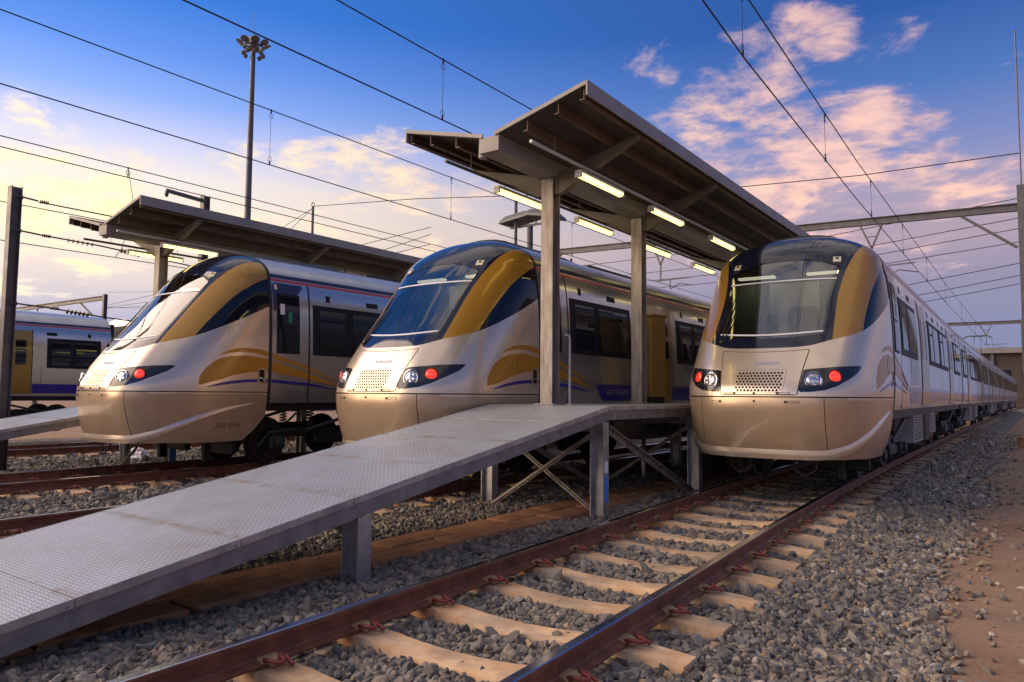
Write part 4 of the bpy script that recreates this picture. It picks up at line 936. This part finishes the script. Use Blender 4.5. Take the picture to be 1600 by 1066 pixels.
# ------------------------------------------------------------------ platforms with sloping access ramps
def platform(name, label, cx, yk, y0, y1, w, zk=1.2, z0=-.06, nplates=7):
    """yk: where the ramp meets the level deck; cx: centre; y0: foot of the ramp"""
    t = thing(name, label, 'ramp', (cx, yk, 0), 0)
    h = w/2; sl = (zk-z0)/(yk-y0); dz = lambda y: zk+min(0., y)*sl
    n = nplates; st = (yk-y0)/n
    for i in range(n):                                     # chequer plates of the slope
        a, b = -(i+1)*st+.004, -i*st-.004
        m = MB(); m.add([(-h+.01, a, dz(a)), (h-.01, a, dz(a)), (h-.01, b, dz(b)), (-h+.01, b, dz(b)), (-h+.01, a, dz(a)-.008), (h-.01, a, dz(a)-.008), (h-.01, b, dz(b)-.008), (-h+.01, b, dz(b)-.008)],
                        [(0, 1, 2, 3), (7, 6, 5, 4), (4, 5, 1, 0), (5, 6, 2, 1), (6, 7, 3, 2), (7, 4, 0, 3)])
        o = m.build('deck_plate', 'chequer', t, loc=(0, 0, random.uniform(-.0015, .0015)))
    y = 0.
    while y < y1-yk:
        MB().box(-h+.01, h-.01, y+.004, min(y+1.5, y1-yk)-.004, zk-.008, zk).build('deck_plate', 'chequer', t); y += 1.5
    for s in (1, -1):
        # edge angle in lengths like the plates, beam below it
        for i in range(n):
            a, b = -(i+1)*st+.003, -i*st-.003; m = MB(); x0, x1 = sorted((s*(h-.012), s*h)); 
            for (za, zb_, xa, xb) in ((.003, -.052, x0, x1),):
                m.add([(xa, a, dz(a)+zb_), (xb, a, dz(a)+zb_), (xb, b, dz(b)+zb_), (xa, b, dz(b)+zb_), (xa, a, dz(a)+za), (xb, a, dz(a)+za), (xb, b, dz(b)+za), (xa, b, dz(b)+za)],
                      [(0, 3, 2, 1), (4, 5, 6, 7), (0, 1, 5, 4), (1, 2, 6, 5), (2, 3, 7, 6), (3, 0, 4, 7)])
            e = m.build('edge_angle', 'galv', t)
            if s > 0:
                q = MB()
                for yy_ in (b-.04,): q.lathe([(.009, 0), (.009, .006), (.002, .007)], (x1, yy_, dz(yy_)-.035), (1, 0, 0), 8)
                q.build('bolt', 'galv_dark', e)
        m = MB(); x0, x1 = sorted((s*(h-.012), s*h)); m.box(x0, x1, .003, y1-yk, zk-.052, zk+.003); m.build('edge_angle', 'galv', t)
        prof = [(-.035, -.065), (.035, -.065), (.035, -.055), (-.022, -.055), (-.022, .055), (.035, .055), (.035, .065), (-.035, .065)]
        if s < 0: pass
        else: prof = [(-a, b) for a, b in prof][::-1]
        m = MB(); xb = s*(h-.055); off = .065+.054
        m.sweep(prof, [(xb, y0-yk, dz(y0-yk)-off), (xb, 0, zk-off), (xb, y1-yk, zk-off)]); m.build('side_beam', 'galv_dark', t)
        # legs
        for k, (yl, ht) in enumerate([(-4.35, 0), (-.12, 0), (3.15, 0), (6.6, 0), (10, 0), (13.4, 0)]):
            if yl < y0-yk+.6 or yl > y1-yk: continue
            top = dz(yl)-off-.07
            if top < .02: continue
            m = MB(); ibeam(m, (s*(h-.10), yl, -.40), (s*(h-.10), yl, top), .15, .20, .012, .010, (1, 0, 0)); lg = m.build('leg', 'galv', t)
            if s > 0 and k == 1:
                xs_ = s*(h-.10)+.1015
                MB().box(xs_, xs_+.002, yl-.045, yl+.045, .33, .48).build('notice', 'sign_white', lg)
                MB().box(xs_, xs_+.002, yl-.05, yl+.05, -.05, .30).build('blue_tape', 'sticker_blue', lg)
    for yl in (-4.35, -.12, 3.15, 6.6, 10, 13.4):
        if yl < y0-yk+.6 or yl > y1-yk: continue
        zt = dz(yl)-.20
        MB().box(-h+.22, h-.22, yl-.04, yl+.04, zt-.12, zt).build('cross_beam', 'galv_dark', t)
        if yl > -1:
            m = MB(); m.bar((-h+.12, yl-.13, -.30), (h-.14, yl-.13, zt-.15), .06, .012, (0, 1, 0)); m.bar((-h+.12, yl-.13, -.30), (h-.14, yl-.13, zt-.15), .012, .06, (0, 1, 0)); m.build('brace', 'steel_paint', t)
            m = MB(); m.bar((h-.12, yl+.13, -.30), (-h+.14, yl+.13, zt-.15), .06, .012, (0, 1, 0)); m.bar((h-.12, yl+.13, -.30), (-h+.14, yl+.13, zt-.15), .012, .06, (0, 1, 0)); m.build('brace', 'steel_paint', t)
    for s in (1, -1):                                      # long braces between the legs
        for ya, yb in ((-.05, 3.05), (6.6, 10.)):
            if yb < y1-yk:
                m = MB(); m.bar((s*(h-.10), ya+.1, zk-.30), (s*(h-.10), yb-.1, -.22), .012, .09, (0, 0, 1)); m.bar((s*(h-.06), ya+.1, zk-.265), (s*(h-.06), yb-.1, -.185), .07, .012, (0, 0, 1)); m.build('brace', 'steel_paint', t)
    return t
platform('access_ramp', 'long grey chequer plate ramp rising from lower left to the lit platform', -5.70, 8.75, 1.0, 30, 2.02)
platform('access_ramp', 'pale ramp at the left edge, behind the nose of the left train', -15.45, 8.35, .8, 28, 2.02)
# ------------------------------------------------------------------ butterfly canopies
def canopy(label, cx, yf, y1, cols, group):
    t = thing('platform_canopy', label, 'canopy', (cx, yf, 0), 0, group)
    L = y1-yf; zv = 4.72; ze = 5.07; hw = 1.47
    for s in (1, -1):
        xa, xb = s*.10, s*hw; m = MB(); n = 14                     # ribbed roof sheets
        k = 0; y = 0.
        while y < L-.01:
            ye = min(y+2.0, L); mm = MB(); P = [(0, 0)]
            for x0, x1 in ((xa, xb),):
                q = [(x0, y+.003, zv), (x1, y+.003, ze), (x1, ye-.003, ze), (x0, ye-.003, zv)]; vs = q+[(a, b, c-.022) for a, b, c in q]
                if s < 0: fs = [(3, 2, 1, 0), (4, 5, 6, 7), (0, 1, 5, 4), (1, 2, 6, 5), (2, 3, 7, 6), (3, 0, 4, 7)]
                else: fs = [(0, 1, 2, 3), (7, 6, 5, 4), (4, 5, 1, 0), (5, 6, 2, 1), (6, 7, 3, 2), (7, 4, 0, 3)]
                mm.add(vs, fs)
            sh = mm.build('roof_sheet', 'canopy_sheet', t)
            rb = MB()
            for yr in np.arange(y+.2, ye-.1, .25): rb.bar((xa, yr, zv+.008), (xb-.01*s, yr, ze+.006), .035, .022, (0, 0, 1))
            rb.build('rib', 'fascia', sh); y += 2.0
        fx0, fx1 = sorted((s*hw, s*(hw+.022)))
        m = MB(); m.box(fx0, fx1, -.02, L, ze-.15, ze+.035); m.build('fascia', 'fascia', t)
        m = MB(); m.bar((xa, -.012, zv+.012), (s*(hw-.002), -.012, ze+.008), .02, .05, (0, 0, 1)); m.build('end_flashing', 'fascia', t)
        for f in (.36, .70, .965):
            x = s*(.10+(hw-.10)*f); z = zv+(ze-zv)*(x*s-.10)/(hw-.10)-.024
            m = MB(); m.add([], []); m.box(min(x, x-s*.012), max(x, x-s*.012), .03, L-.03, z-.14, z-.006); m.box(min(x-s*.012, x-s*.065), max(x-s*.012, x-s*.065), .03, L-.03, z-.14, z-.128); m.build('purlin', 'purlin', t)
    m = MB(); m.box(-.16, .16, .0, L, zv-.21, zv-.19); m.box(-.16, -.14, 0, L, zv-.19, zv-.004); m.box(.14, .16, 0, L, zv-.19, zv-.004); m.box(-.14, .14, .0, .015, zv-.19, zv-.01)
    m.build('gutter', 'fascia', t)
    MB().lathe([(.06, 0), (.06, .20)], (-.22, .16, zv-.22), (0, 0, 1), 12).build('outlet_pipe', 'fascia', t, True)
    for yc in cols:
        c = yc-yf
        m = MB(); ibeam(m, (0, c, 1.2), (0, c, zv-.22), .20, .20, .016, .012, (0, 1, 0)); co = m.build('column', 'steel_paint', t)
        MB().bbox(-.17, .17, c-.17, c+.17, 1.2, 1.222, .006).build('base_plate', 'steel_paint', co)
        for s in (1, -1):
            q = MB(); x0, x1, xt = s*.165, s*1.0, s*1.42
            zr = lambda x: zv+(ze-zv)*(abs(x)-.10)/(hw-.10)-.175
            top = [(x0, zr(x0)), (xt, zr(xt))]; bot = [(xt, zr(xt)-.045), (x1, zr(x1)-.13), (x0, zv-.47)]
            pl = top+bot
            for dy, mi in ((-.05, 0), (.05, 0)): pass
            vs = [(x, c-.05, z) for x, z in pl]+[(x, c+.05, z) for x, z in pl]; n = len(pl)
            fs = [tuple(range(n)), tuple(range(2*n-1, n-1, -1))]+[((i+1) % n, i, n+i, n+(i+1) % n) for i in range(n)]
            if s < 0: fs = [f[::-1] for f in fs]
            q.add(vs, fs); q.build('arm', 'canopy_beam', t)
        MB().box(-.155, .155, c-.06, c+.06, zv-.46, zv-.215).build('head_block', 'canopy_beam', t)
    return t
canopy('large butterfly canopy on grey columns between the middle and right trains', -5.78, 7.45, 30.5, (8.95, 11.85, 17.75, 20.7, 23.7, 26.7), 'butterfly platform canopies')
canopy('smaller looking butterfly canopy rising behind the left train', -15.42, 7.1, 27, (8.35, 11.7, 14.7, 17.7, 20.7, 23.7), 'butterfly platform canopies')
# conduits and fluorescent fittings hung below them
def fitting(label, x, y, z):
    t = thing('fluorescent_light', label, 'light', (x, y, z), 0, 'fluorescent lights under the canopies')
    MB().bbox(-.055, .055, 0, 1.28, .035, .085, .012).build('housing', 'light_housing', t)
    m = MB(); pr = [(-.052, .034), (-.05, .012), (-.03, -.012), (0, -.02), (.03, -.012), (.05, .012), (.052, .034)]
    m.sweep(pr, [(0, .03, 0), (0, 1.25, 0)]); m.build('diffuser', 'tube_light', t, True, 50)
    for yy_ in (.0, 1.25): MB().bbox(-.056, .056, yy_, yy_+.03, -.022, .034, .006).build('end_cap', 'light_housing', t)
    for yy_ in (.2, 1.05): MB().lathe([(.006, 0), (.006, .06)], (0, yy_, .085), (0, 0, 1), 6).build('hanger', 'light_housing', t)
for cx, yf, ys, nm in ((-5.78, 7.45, (8.55, 10.85, 13.5, 16.1, 18.7, 21.3), 'large'), (-15.42, 7.1, (7.95, 10.6, 13.2, 15.8, 18.4), 'left')):
    for s, side in ((1, 'right'), (-1, 'left')):
        x = cx+s*.70
        t = thing('lighting_conduit', f'thin grey pipe carrying the lights under the {side} wing of the {nm} canopy', 'conduit', (x, yf, 0), 0, 'lighting conduits')
        MB().tube([(0, -.05, 4.50), (0, 19, 4.50)], .024, 8).build('pipe', 'light_housing' if s > 0 else 'mast_steel', t, True)
        for yy_ in np.arange(.5, 19, 1.5): MB().tube([(0, yy_, 4.52), (0, yy_, 4.84)], .005, 5).build('hanger_rod', 'mast_steel', t)
        for i, y in enumerate(ys):
            fitting((f'{ORD[i]} glowing fluorescent tube from the front under the {side} wing of the {nm} canopy'), x, y, 4.35)
# ------------------------------------------------------------------ things on the platform
t = thing('equipment_cabinet', 'tall gold cabinet with overhanging top beside the second canopy column', 'cabinet', (-6.25, 13.35, 1.2), -.35)
MB().bbox(-.20, .20, -.20, .20, .12, 1.68, .01).build('body', 'cabinet_gold', t); MB().bbox(-.23, .23, -.23, .23, 1.68, 1.73, .01).build('top', 'cabinet_gold', t)
MB().box(-.18, .18, -.18, .18, 0, .12).build('plinth', 'rubber', t); MB().bbox(-.185, .185, -.212, -.2, .2, 1.62, .004).build('door', 'cabinet_gold', t)
t = thing('drain_pipe', 'thin grey pipe standing beside the first canopy column on the platform', 'pipe', (-5.55, 9.12, 1.2), 0)
MB().tube([(0, 0, 0), (0, 0, .95), (0, -.02, 1.0), (-.06, -.03, 1.02)], .02, 8).build('pipe', 'galv', t, True); MB().box(-.05, .05, -.05, .05, 0, .012).build('foot', 'galv', t)
t = thing('perforated_post', 'short perforated strut standing in the shade under the platform', 'post', (-6.25, 13.0, -.3), 0)
m = MB(); m.box(-.03, .03, -.03, .03, 0, 1.15); m.build('post', 'galv', t); m = MB()
for q in np.arange(.06, 1.1, .05): m.box(-.008, .008, -.0315, -.03, q, q+.025); m.box(.03, .0315, -.008, .008, q, q+.025)
m.build('hole', 'under_black', t)
# litter on the ballast left
mb = MB(); N = 10
for i in range(N):
    for j in range(14):
        th = j/14*2*PI; ph = i/(N-1)*PI/2; r = math.cos(ph)*(.30+random.uniform(-.07, .07)); mb.v.append((r*math.cos(th)*1.25, r*math.sin(th)*.7, .22*math.sin(ph)+random.uniform(-.04, .04)))
for i in range(N-1):
    for j in range(14): mb.f.append((i*14+j, i*14+(j+1) % 14, (i+1)*14+(j+1) % 14, (i+1)*14+j)); mb.mi.append(0)
tag(mb.build('plastic_bag', 'bag', loc=(-17.3, 9.0, -.22)), 'crumpled white plastic bag lying on the stones by the left ramp', 'bag')
# ------------------------------------------------------------------ overhead line: masts, portals, wires
def mast(label, x, y, h, w=.24, z0=-.45, bands=True, top=True):
    t = thing('catenary_mast', label, 'mast', (x, y, z0))
    m = MB(); ibeam(m, (0, 0, 0), (0, 0, h), w, w, .016, .014, (0, 1, 0)); m.build('post', 'mast_steel', t)
    return t
t = mast('tall dark steel mast at the right edge, with a white number plate and concrete base', -.42, 33.6, 9.9, .30)
MB().bbox(-.45, .45, -.45, .45, -.05, .38, .03).build('base', 'trough', t)
pl = MB().box(-.17, .17, -.166, -.156, 1.0, 2.2).build('number_plate', 'sign_white', t)
for i, ch in enumerate('60/10'):
    me = text_mesh(ch, .24, 'sign_black'); link('digit', me, pl, (-.07, -.169, 1.95-i*.225), (PI/2, 0, 0))
MB().tube([(0, 0, 9.9), (0, 0, 16)], .03, 6).build('lightning_rod', 'mast_steel', t)
t = mast('dark catenary mast at the left edge, standing beside the left ramp', -16.95, 6.05, 5.95, .20)
for z, y2 in ((5.75, 1.1), (5.05, 1.3), (3.55, 1.9)):
    m = MB(); m.tube([(.1, 0, z), (.12, y2*.35, z-.03)], .018, 6); 
    for k in range(5): m.lathe([(.02, 0), (.045, .012), (.02, .024)], (.12, y2*.38+k*.035, z-.03), (0, 1, 0), 8)
    m.lathe([(.05, 0), (.05, .03)], (.02, .1, z), (0, 1, 0), 8); m.build('insulator', 'insulator', t, True)
t = mast('thin catenary post seen at the extreme left behind the mast', -25.5, 9.0, 5.3, .12)
t = mast('dark mast with a cantilever arm rising behind the left canopy', -24, 14.5, 8.75, .24)
MB().bar((0, 0, 8.55), (0, -1.45, 8.62), .09, .12).build('cantilever_arm', 'mast_steel', t); MB().lathe([(.05, 0), (.07, .12), (.04, .2)], (0, -1.42, 8.6), (0, 0, -1), 8).build('insulator', 'insulator', t)
def portal(label, y, x0, x1, z0, z1, masts, drops, group='catenary portal frames', struts=()):
    t = thing('portal_frame', label, 'portal', ((x0+x1)/2, y, 0), 0, group); cx = (x0+x1)/2
    m = MB(); ibeam(m, (x0-cx, 0, z0), (x1-cx, 0, z1), .22, .30, .03, .02); m.build('beam', 'mast_steel', t)
    zz = lambda x: z0+(z1-z0)*(x-x0)/(x1-x0)
    for xm in masts: m = MB(); ibeam(m, (xm-cx, 0, -.4), (xm-cx, 0, zz(xm)+.25), .25, .25, .02, .014, (0, 1, 0)); m.build('post', 'mast_steel', t)
    for xa, xb, dzb in struts: MB().bar((xa-cx, 0, zz(xa)-.15), (xb-cx, 0, zz(xb)-dzb), .10, .10).build('strut', 'mast_steel', t)
    for xd in drops:
        m = MB(); m.bar((xd-cx-.42, 0, zz(xd)-.15), (xd-cx, 0, zz(xd)-1.15), .07, .07); m.bar((xd-cx+.42, 0, zz(xd)-.15), (xd-cx, 0, zz(xd)-1.15), .07, .07); m.bar((xd-cx-.2, 0, zz(xd)-.65), (xd-cx+.2, 0, zz(xd)-.65), .04, .04)
        m.bar((xd-cx, 0, zz(xd)-1.1), (xd-cx, 0, zz(xd)-2.0), .06, .06); m.bar((xd-cx-.2, 0, zz(xd)-1.95), (xd-cx+1.6, 0, zz(xd)-1.9), .05, .05); m.bar((xd-cx+.5, 0, zz(xd)-1.95), (xd-cx+.5, 0, zz(xd)-2.4), .04, .04); m.tube([(xd-cx+.5, 0, zz(xd)-2.38), (xd-cx+1.0, 0, zz(xd)-2.15), (xd-cx+1.7, 0, zz(xd)-2.3)], .025, 6)
        m.build('drop_bracket', 'mast_steel', t)
    return t
portal('long grey portal beam crossing the sky behind the right train', 33.6, -23.5, -.56, 9.15, 8.62, (-23.5,), (-5.65, -10.2, -15.2), struts=((-2.4, -.62, 1.55), (-21, -23.4, 1.7)))
portal('far dark portal beam above the pantograph', 78, -28, -1.2, 8.2, 8.05, (-28, -1.3), (-4.0, -12))
portal('small portal frame in the distance at far left with hanging rods', 24.5, -90, -52.4, 7.9, 7.75, (-52.4,), (), struts=((-56, -52.5, 2.0),))
m = MB()
for x in (-75, -68, -63): m.tube([(x, 24.5, 7.7), (x-.8, 24.4, 5.4)], .05, 5)
tag(m.build('hanging_rods', 'mast_steel'), 'slanted rods hanging below the far left portal frame', 'rods')
def catenary(label, tr, y0, y1, zc, zm, drops, r=.012, sag=0., rm=None):
    t = thing('overhead_line', label, 'overhead wire', (0, 0, 0), 0, 'overhead contact lines')
    ys = np.linspace(y0, y1, 24); X = lambda y: float(tr(y)); zmf = lambda y: zm
    MB().tube([(X(y), y, zc) for y in ys], r, 6).build('contact_wire', 'wire', t, True)
    MB().tube([(X(y), y, zmf(y)) for y in ys], rm or r, 6).build('messenger_wire', 'wire', t, True)
    for y in drops:
        m = MB(); x = X(y); m.tube([(x, y, zc+.02), (x, y, zm-.02)], .005, 5)
        for z, d in ((zc, 1), (zm, -1)):
            m.lathe([(.018, -.03), (.018, .05)], (x, y, z+d*.03), (0, 0, 1), 6)
            m.tube([(x, y+.05*math.sin(k), z+d*(.12-.05*math.cos(k))) for k in np.linspace(0, 6.0, 9)], .005, 4)
        m.build('dropper', 'wire', t)
    return t
catenary('pair of overhead wires running above the right train, joined by droppers', lambda y: track_r(y)-.02, -8, 200, 6.09, 7.06, (9.95, 15.5, 21, 27, 34, 42, 52, 64), .012)
catenary('pair of overhead wires crossing the sky above the middle train', lambda y: -8.1+0*y, -8, 120, 5.97, 7.02, (9.15, 15.4, 22), .011)
catenary('pair of overhead wires crossing the sky above the left train', lambda y: -13+0*y, -8, 120, 6.10, 7.27, (9.27, 15.1, 21.5), .011)
catenary('overhead wires above the empty track at far left', lambda y: -19.6+0*y, -8, 100, 7.02, 7.28, (9.6,), .013)
catenary('overhead wires above the far left train', lambda y: -27.9+0*y, -8, 100, 6.3, 7.6, (10, 17, 25), .016)
def wire(label, pts, r=.015, ins=()):
    t = thing('feeder_wire', label, 'wire', (0, 0, 0), 0, 'feeder and stay wires')
    MB().tube(pts, r, 6).build('wire', 'wire', t, True)
    for p, q in ins:
        p = np.array(p, float); q = np.array(q, float); m = MB(); d = (q-p)/np.linalg.norm(q-p)
        for k in range(6): m.lathe([(.02, 0), (.06, .02), (.02, .04)], p+d*k*.09, d, 8)
        m.build('insulator', 'insulator', t, True)
    return t
M0 = (-16.95, 6.05)
wire('dark wire leading away from the upper bracket of the left mast', [(-16.83, 6.45, 5.25), (-16.4, 9.5, 5.15), (-15.8, 40, 5.2)], .014)
wire('dark wire leading away from the middle bracket of the left mast', [(-16.83, 6.5, 4.57), (-16.6, 7.6, 4.50), (-17.2, 10.5, 4.45), (-18, 60, 5.3)], .016, [((-16.75, 7.0, 4.54), (-16.6, 7.6, 4.50)), ((-16.7, 8.1, 4.49), (-16.9, 9, 4.47))])
wire('dark wire leading away from the lower bracket of the left mast', [(-16.83, 6.7, 3.07), (-17.0, 8.0, 2.98), (-18.5, 12.5, 2.95), (-20, 60, 4.2)], .016, [((-16.85, 7.1, 3.03), (-17.0, 8, 2.98))])
wire('thin wire rising from the right mast towards the left above the portal', [(-.42, 33.6, 10.7), (-6, 33.5, 10.75), (-12, 33.4, 11.1), (-20.8, 31, 11.6), (-27, 28.4, 11.75), (-34.9, 28, 12.4)], .02)
for k, (z0, z1) in enumerate(((9.0, 8.55), (8.4, 7.9), (8.15, 7.6), (7.75, 7.3), (7.0, 6.1), (6.6, 5.6), (6.35, 5.35))):
    wire('one of several thin feeder wires strung low across the sky between the masts', [(-.42, 34.6+k*.9, z0+.2), (-8, 36+k*.9, z1+.25), (-26, 38+k, z1+.5), (-70, 44+k, z1+1.4)], .017)
for k, (za, zb) in enumerate(((4.0, 6.6), (3.6, 5.7), (3.3, 5.0), (3.1, 4.4), (3.9, 5.5))):
    wire('one of several thin slanting wires low in the sky between left mast and left train', [(-52, 24.5, za+3.2+k*.25), (-34, 24, zb+1.3), (-20, 22, zb+1.5+k*.2)], .014)
wire('thin sagging wire loop hanging from the messenger above the left canopy', [(-19.6, 9.6, 7.25), (-19.5, 9.7, 6.5), (-19.3, 9.5, 5.6), (-18.9, 9.2, 5.0), (-18.4, 8.8, 4.62)], .008)
t = thing('stay_post', 'slim post with wire stays seen above the left canopy roof', 'post', (-34.9, 28, 0)); MB().tube([(0, 0, 0), (0, 0, 12.4)], .075, 8).build('post', 'mast_steel', t, True)
MB().tube([(.12*math.cos(k), 0, 12.5+.14*math.sin(k)) for k in np.linspace(-.5, 3.6, 8)], .025, 5).build('ring', 'wire', t); m = MB()
for dx_, zz_ in ((-9, 9.7), (-6.2, 9.2)): m.tube([(0, 0, 12.3), (dx_, 0, zz_)], .016, 5)
m.build('stay', 'wire', t)
# lighting masts
t = thing('high_mast_light', 'tall tapering floodlight mast rising against the blue sky at left', 'light mast', (-40.0, 27.05, 0))
MB().tube([(0, 0, 0), (0, 0, 12), (0, 0, 23.4)], [.26, .20, .14], 14).build('pole', 'mast_steel', t, True); MB().tube([(0, 0, 23.4), (0, 0, 25.6)], .02, 5).build('lightning_rod', 'mast_steel', t)
MB().lathe([(.3, 0), (.36, .12), (.3, .8), (.2, .9)], (0, 0, 23.0), (0, 0, 1), 12).build('head', 'lamp_head', t)
m = MB(); m.tube([(.6*math.cos(a), .6*math.sin(a), 23.2) for a in np.linspace(0, 2*PI, 25)], .06, 6)
for k in range(4): m.bar((0, 0, 23.1), (.6*math.cos(k*PI/2), .6*math.sin(k*PI/2), 23.1), .08, .08)
m.build('ring', 'mast_steel', t)
for k in range(8):
    a = k*PI/4+.3; c = np.array((.80*math.cos(a), .80*math.sin(a), 23.42)); m = MB(); d = np.array((math.cos(a)*.4, math.sin(a)*.4, -.8)); d /= np.linalg.norm(d)
    m.lathe([(.08, -.10), (.16, -.06), (.28, .02), (.28, .05), (.16, .06)], c, d, 12); fl = m.build('floodlight', 'lamp_head', t, True, 40)
    m = MB(); m.lathe([(.10, 0), (.16, .12), (.10, .24)], (.6*math.cos(a), .6*math.sin(a), 22.85), (0, 0, -1), 8); m.build('ballast_box', 'lamp_head', fl)
def flood(label, x, y, h, heads, thin=False):
    t = thing('floodlight_post', label, 'floodlight', (x, y, 0)); MB().tube([(0, 0, 0), (0, 0, h)], .13, 10).build('pole', 'mast_steel', t, True)
    m = MB(); m.bar((-1.0, 0, h+.05), (1.1, .0, h+.05), .09, .09); m.build('cross_arm', 'mast_steel', t)
    for hx, tl in heads:
        q = MB(); vs = []
        for zz_, (a, b) in ((.55, (.50, .36)), (.36, (.72, .50)), (.26, (.74, .52))):
            vs += [(hx-a, -b, h+zz_+tl*-a), (hx+a, -b, h+zz_+tl*a), (hx+a, b, h+zz_+tl*a), (hx-a, b, h+zz_-tl*a)]
        fs = [(0, 1, 2, 3), (11, 10, 9, 8)]
        for l in range(2):
            for i in range(4): fs.append((l*4+(i+1) % 4, l*4+i, l*4+4+i, l*4+4+(i+1) % 4))
        q.add(vs, fs); fl = q.build('floodlight', 'lamp_head', t)
        for sx in (-.45, .45): MB().bar((hx+sx, 0, h+.05), (hx+sx, 0, h+.34+tl*sx), .05, .05).build('bracket', 'mast_steel', fl)
    return t
flood('twin floodlights on a post, seen left of the first canopy column', -17.3, 25.2, 8.4, ((-.55, .12), (.75, -.18)))
t = thing('slim_pole', 'slim dark pole just left of the twin floodlight post', 'pole', (-17.9, 25.0, 0)); MB().tube([(0, 0, 0), (0, 0, 9.7)], .07, 8).build('pole', 'mast_steel', t, True)
# plain building standing in for an unclear beam structure beyond the right train
t = thing('structure_standin', 'plain brown stand-in with pale roof edge for a beam structure beyond the right train', 'building', (-10, 150, 0))
w_ = MB().box(-22, 12, 0, 14, -.5, 9.0).build('wall', 'wall_brown', t); MB().box(-23, 13, -1.2, 15, 9.0, 9.9).build('roof', 'wall_roof', t)
for k in range(9): o = MB().box(-20+k*3.4, -18.2+k*3.4, -.06, 0.0, 4.4, 6.2).build('window', 'pane', t)
for k in range(5): MB().box(-20+k*7.6, -19.5+k*7.6, -.5, -.07, -.5, 9.0).build('pillar', 'mast_steel', t)

for i, (x, y, lab) in enumerate(((.35, 11.5, 'small green weed growing on the brown dirt near the right edge'), (-.25, 15.8, 'tiny green weed beside the stones, farther along the dirt path'), (.7, 8.2, 'low green weed on the dirt, nearest to the viewer'))):
    t = thing('weed', lab, 'plant', (x, y, GZ+.01)); m = MB()
    for k in range(26):
        a = random.uniform(0, 2*PI); L = random.uniform(.04, .13); e = random.uniform(.1, .8); w = .006
        p = np.array((random.uniform(-.05, .05), random.uniform(-.05, .05), 0)); d = np.array((math.cos(a)*e, math.sin(a)*e, 1)); q = np.array((-math.sin(a), math.cos(a), 0))*w
        m.add([p-q, p+q, p+d*L*.6+q*1.5, p+d*L+np.array((math.cos(a), math.sin(a), -.3))*L*.3, p+d*L*.6-q*1.5], [(0, 1, 2, 3, 4)])
    m.build('leaves', 'weed_green', t)
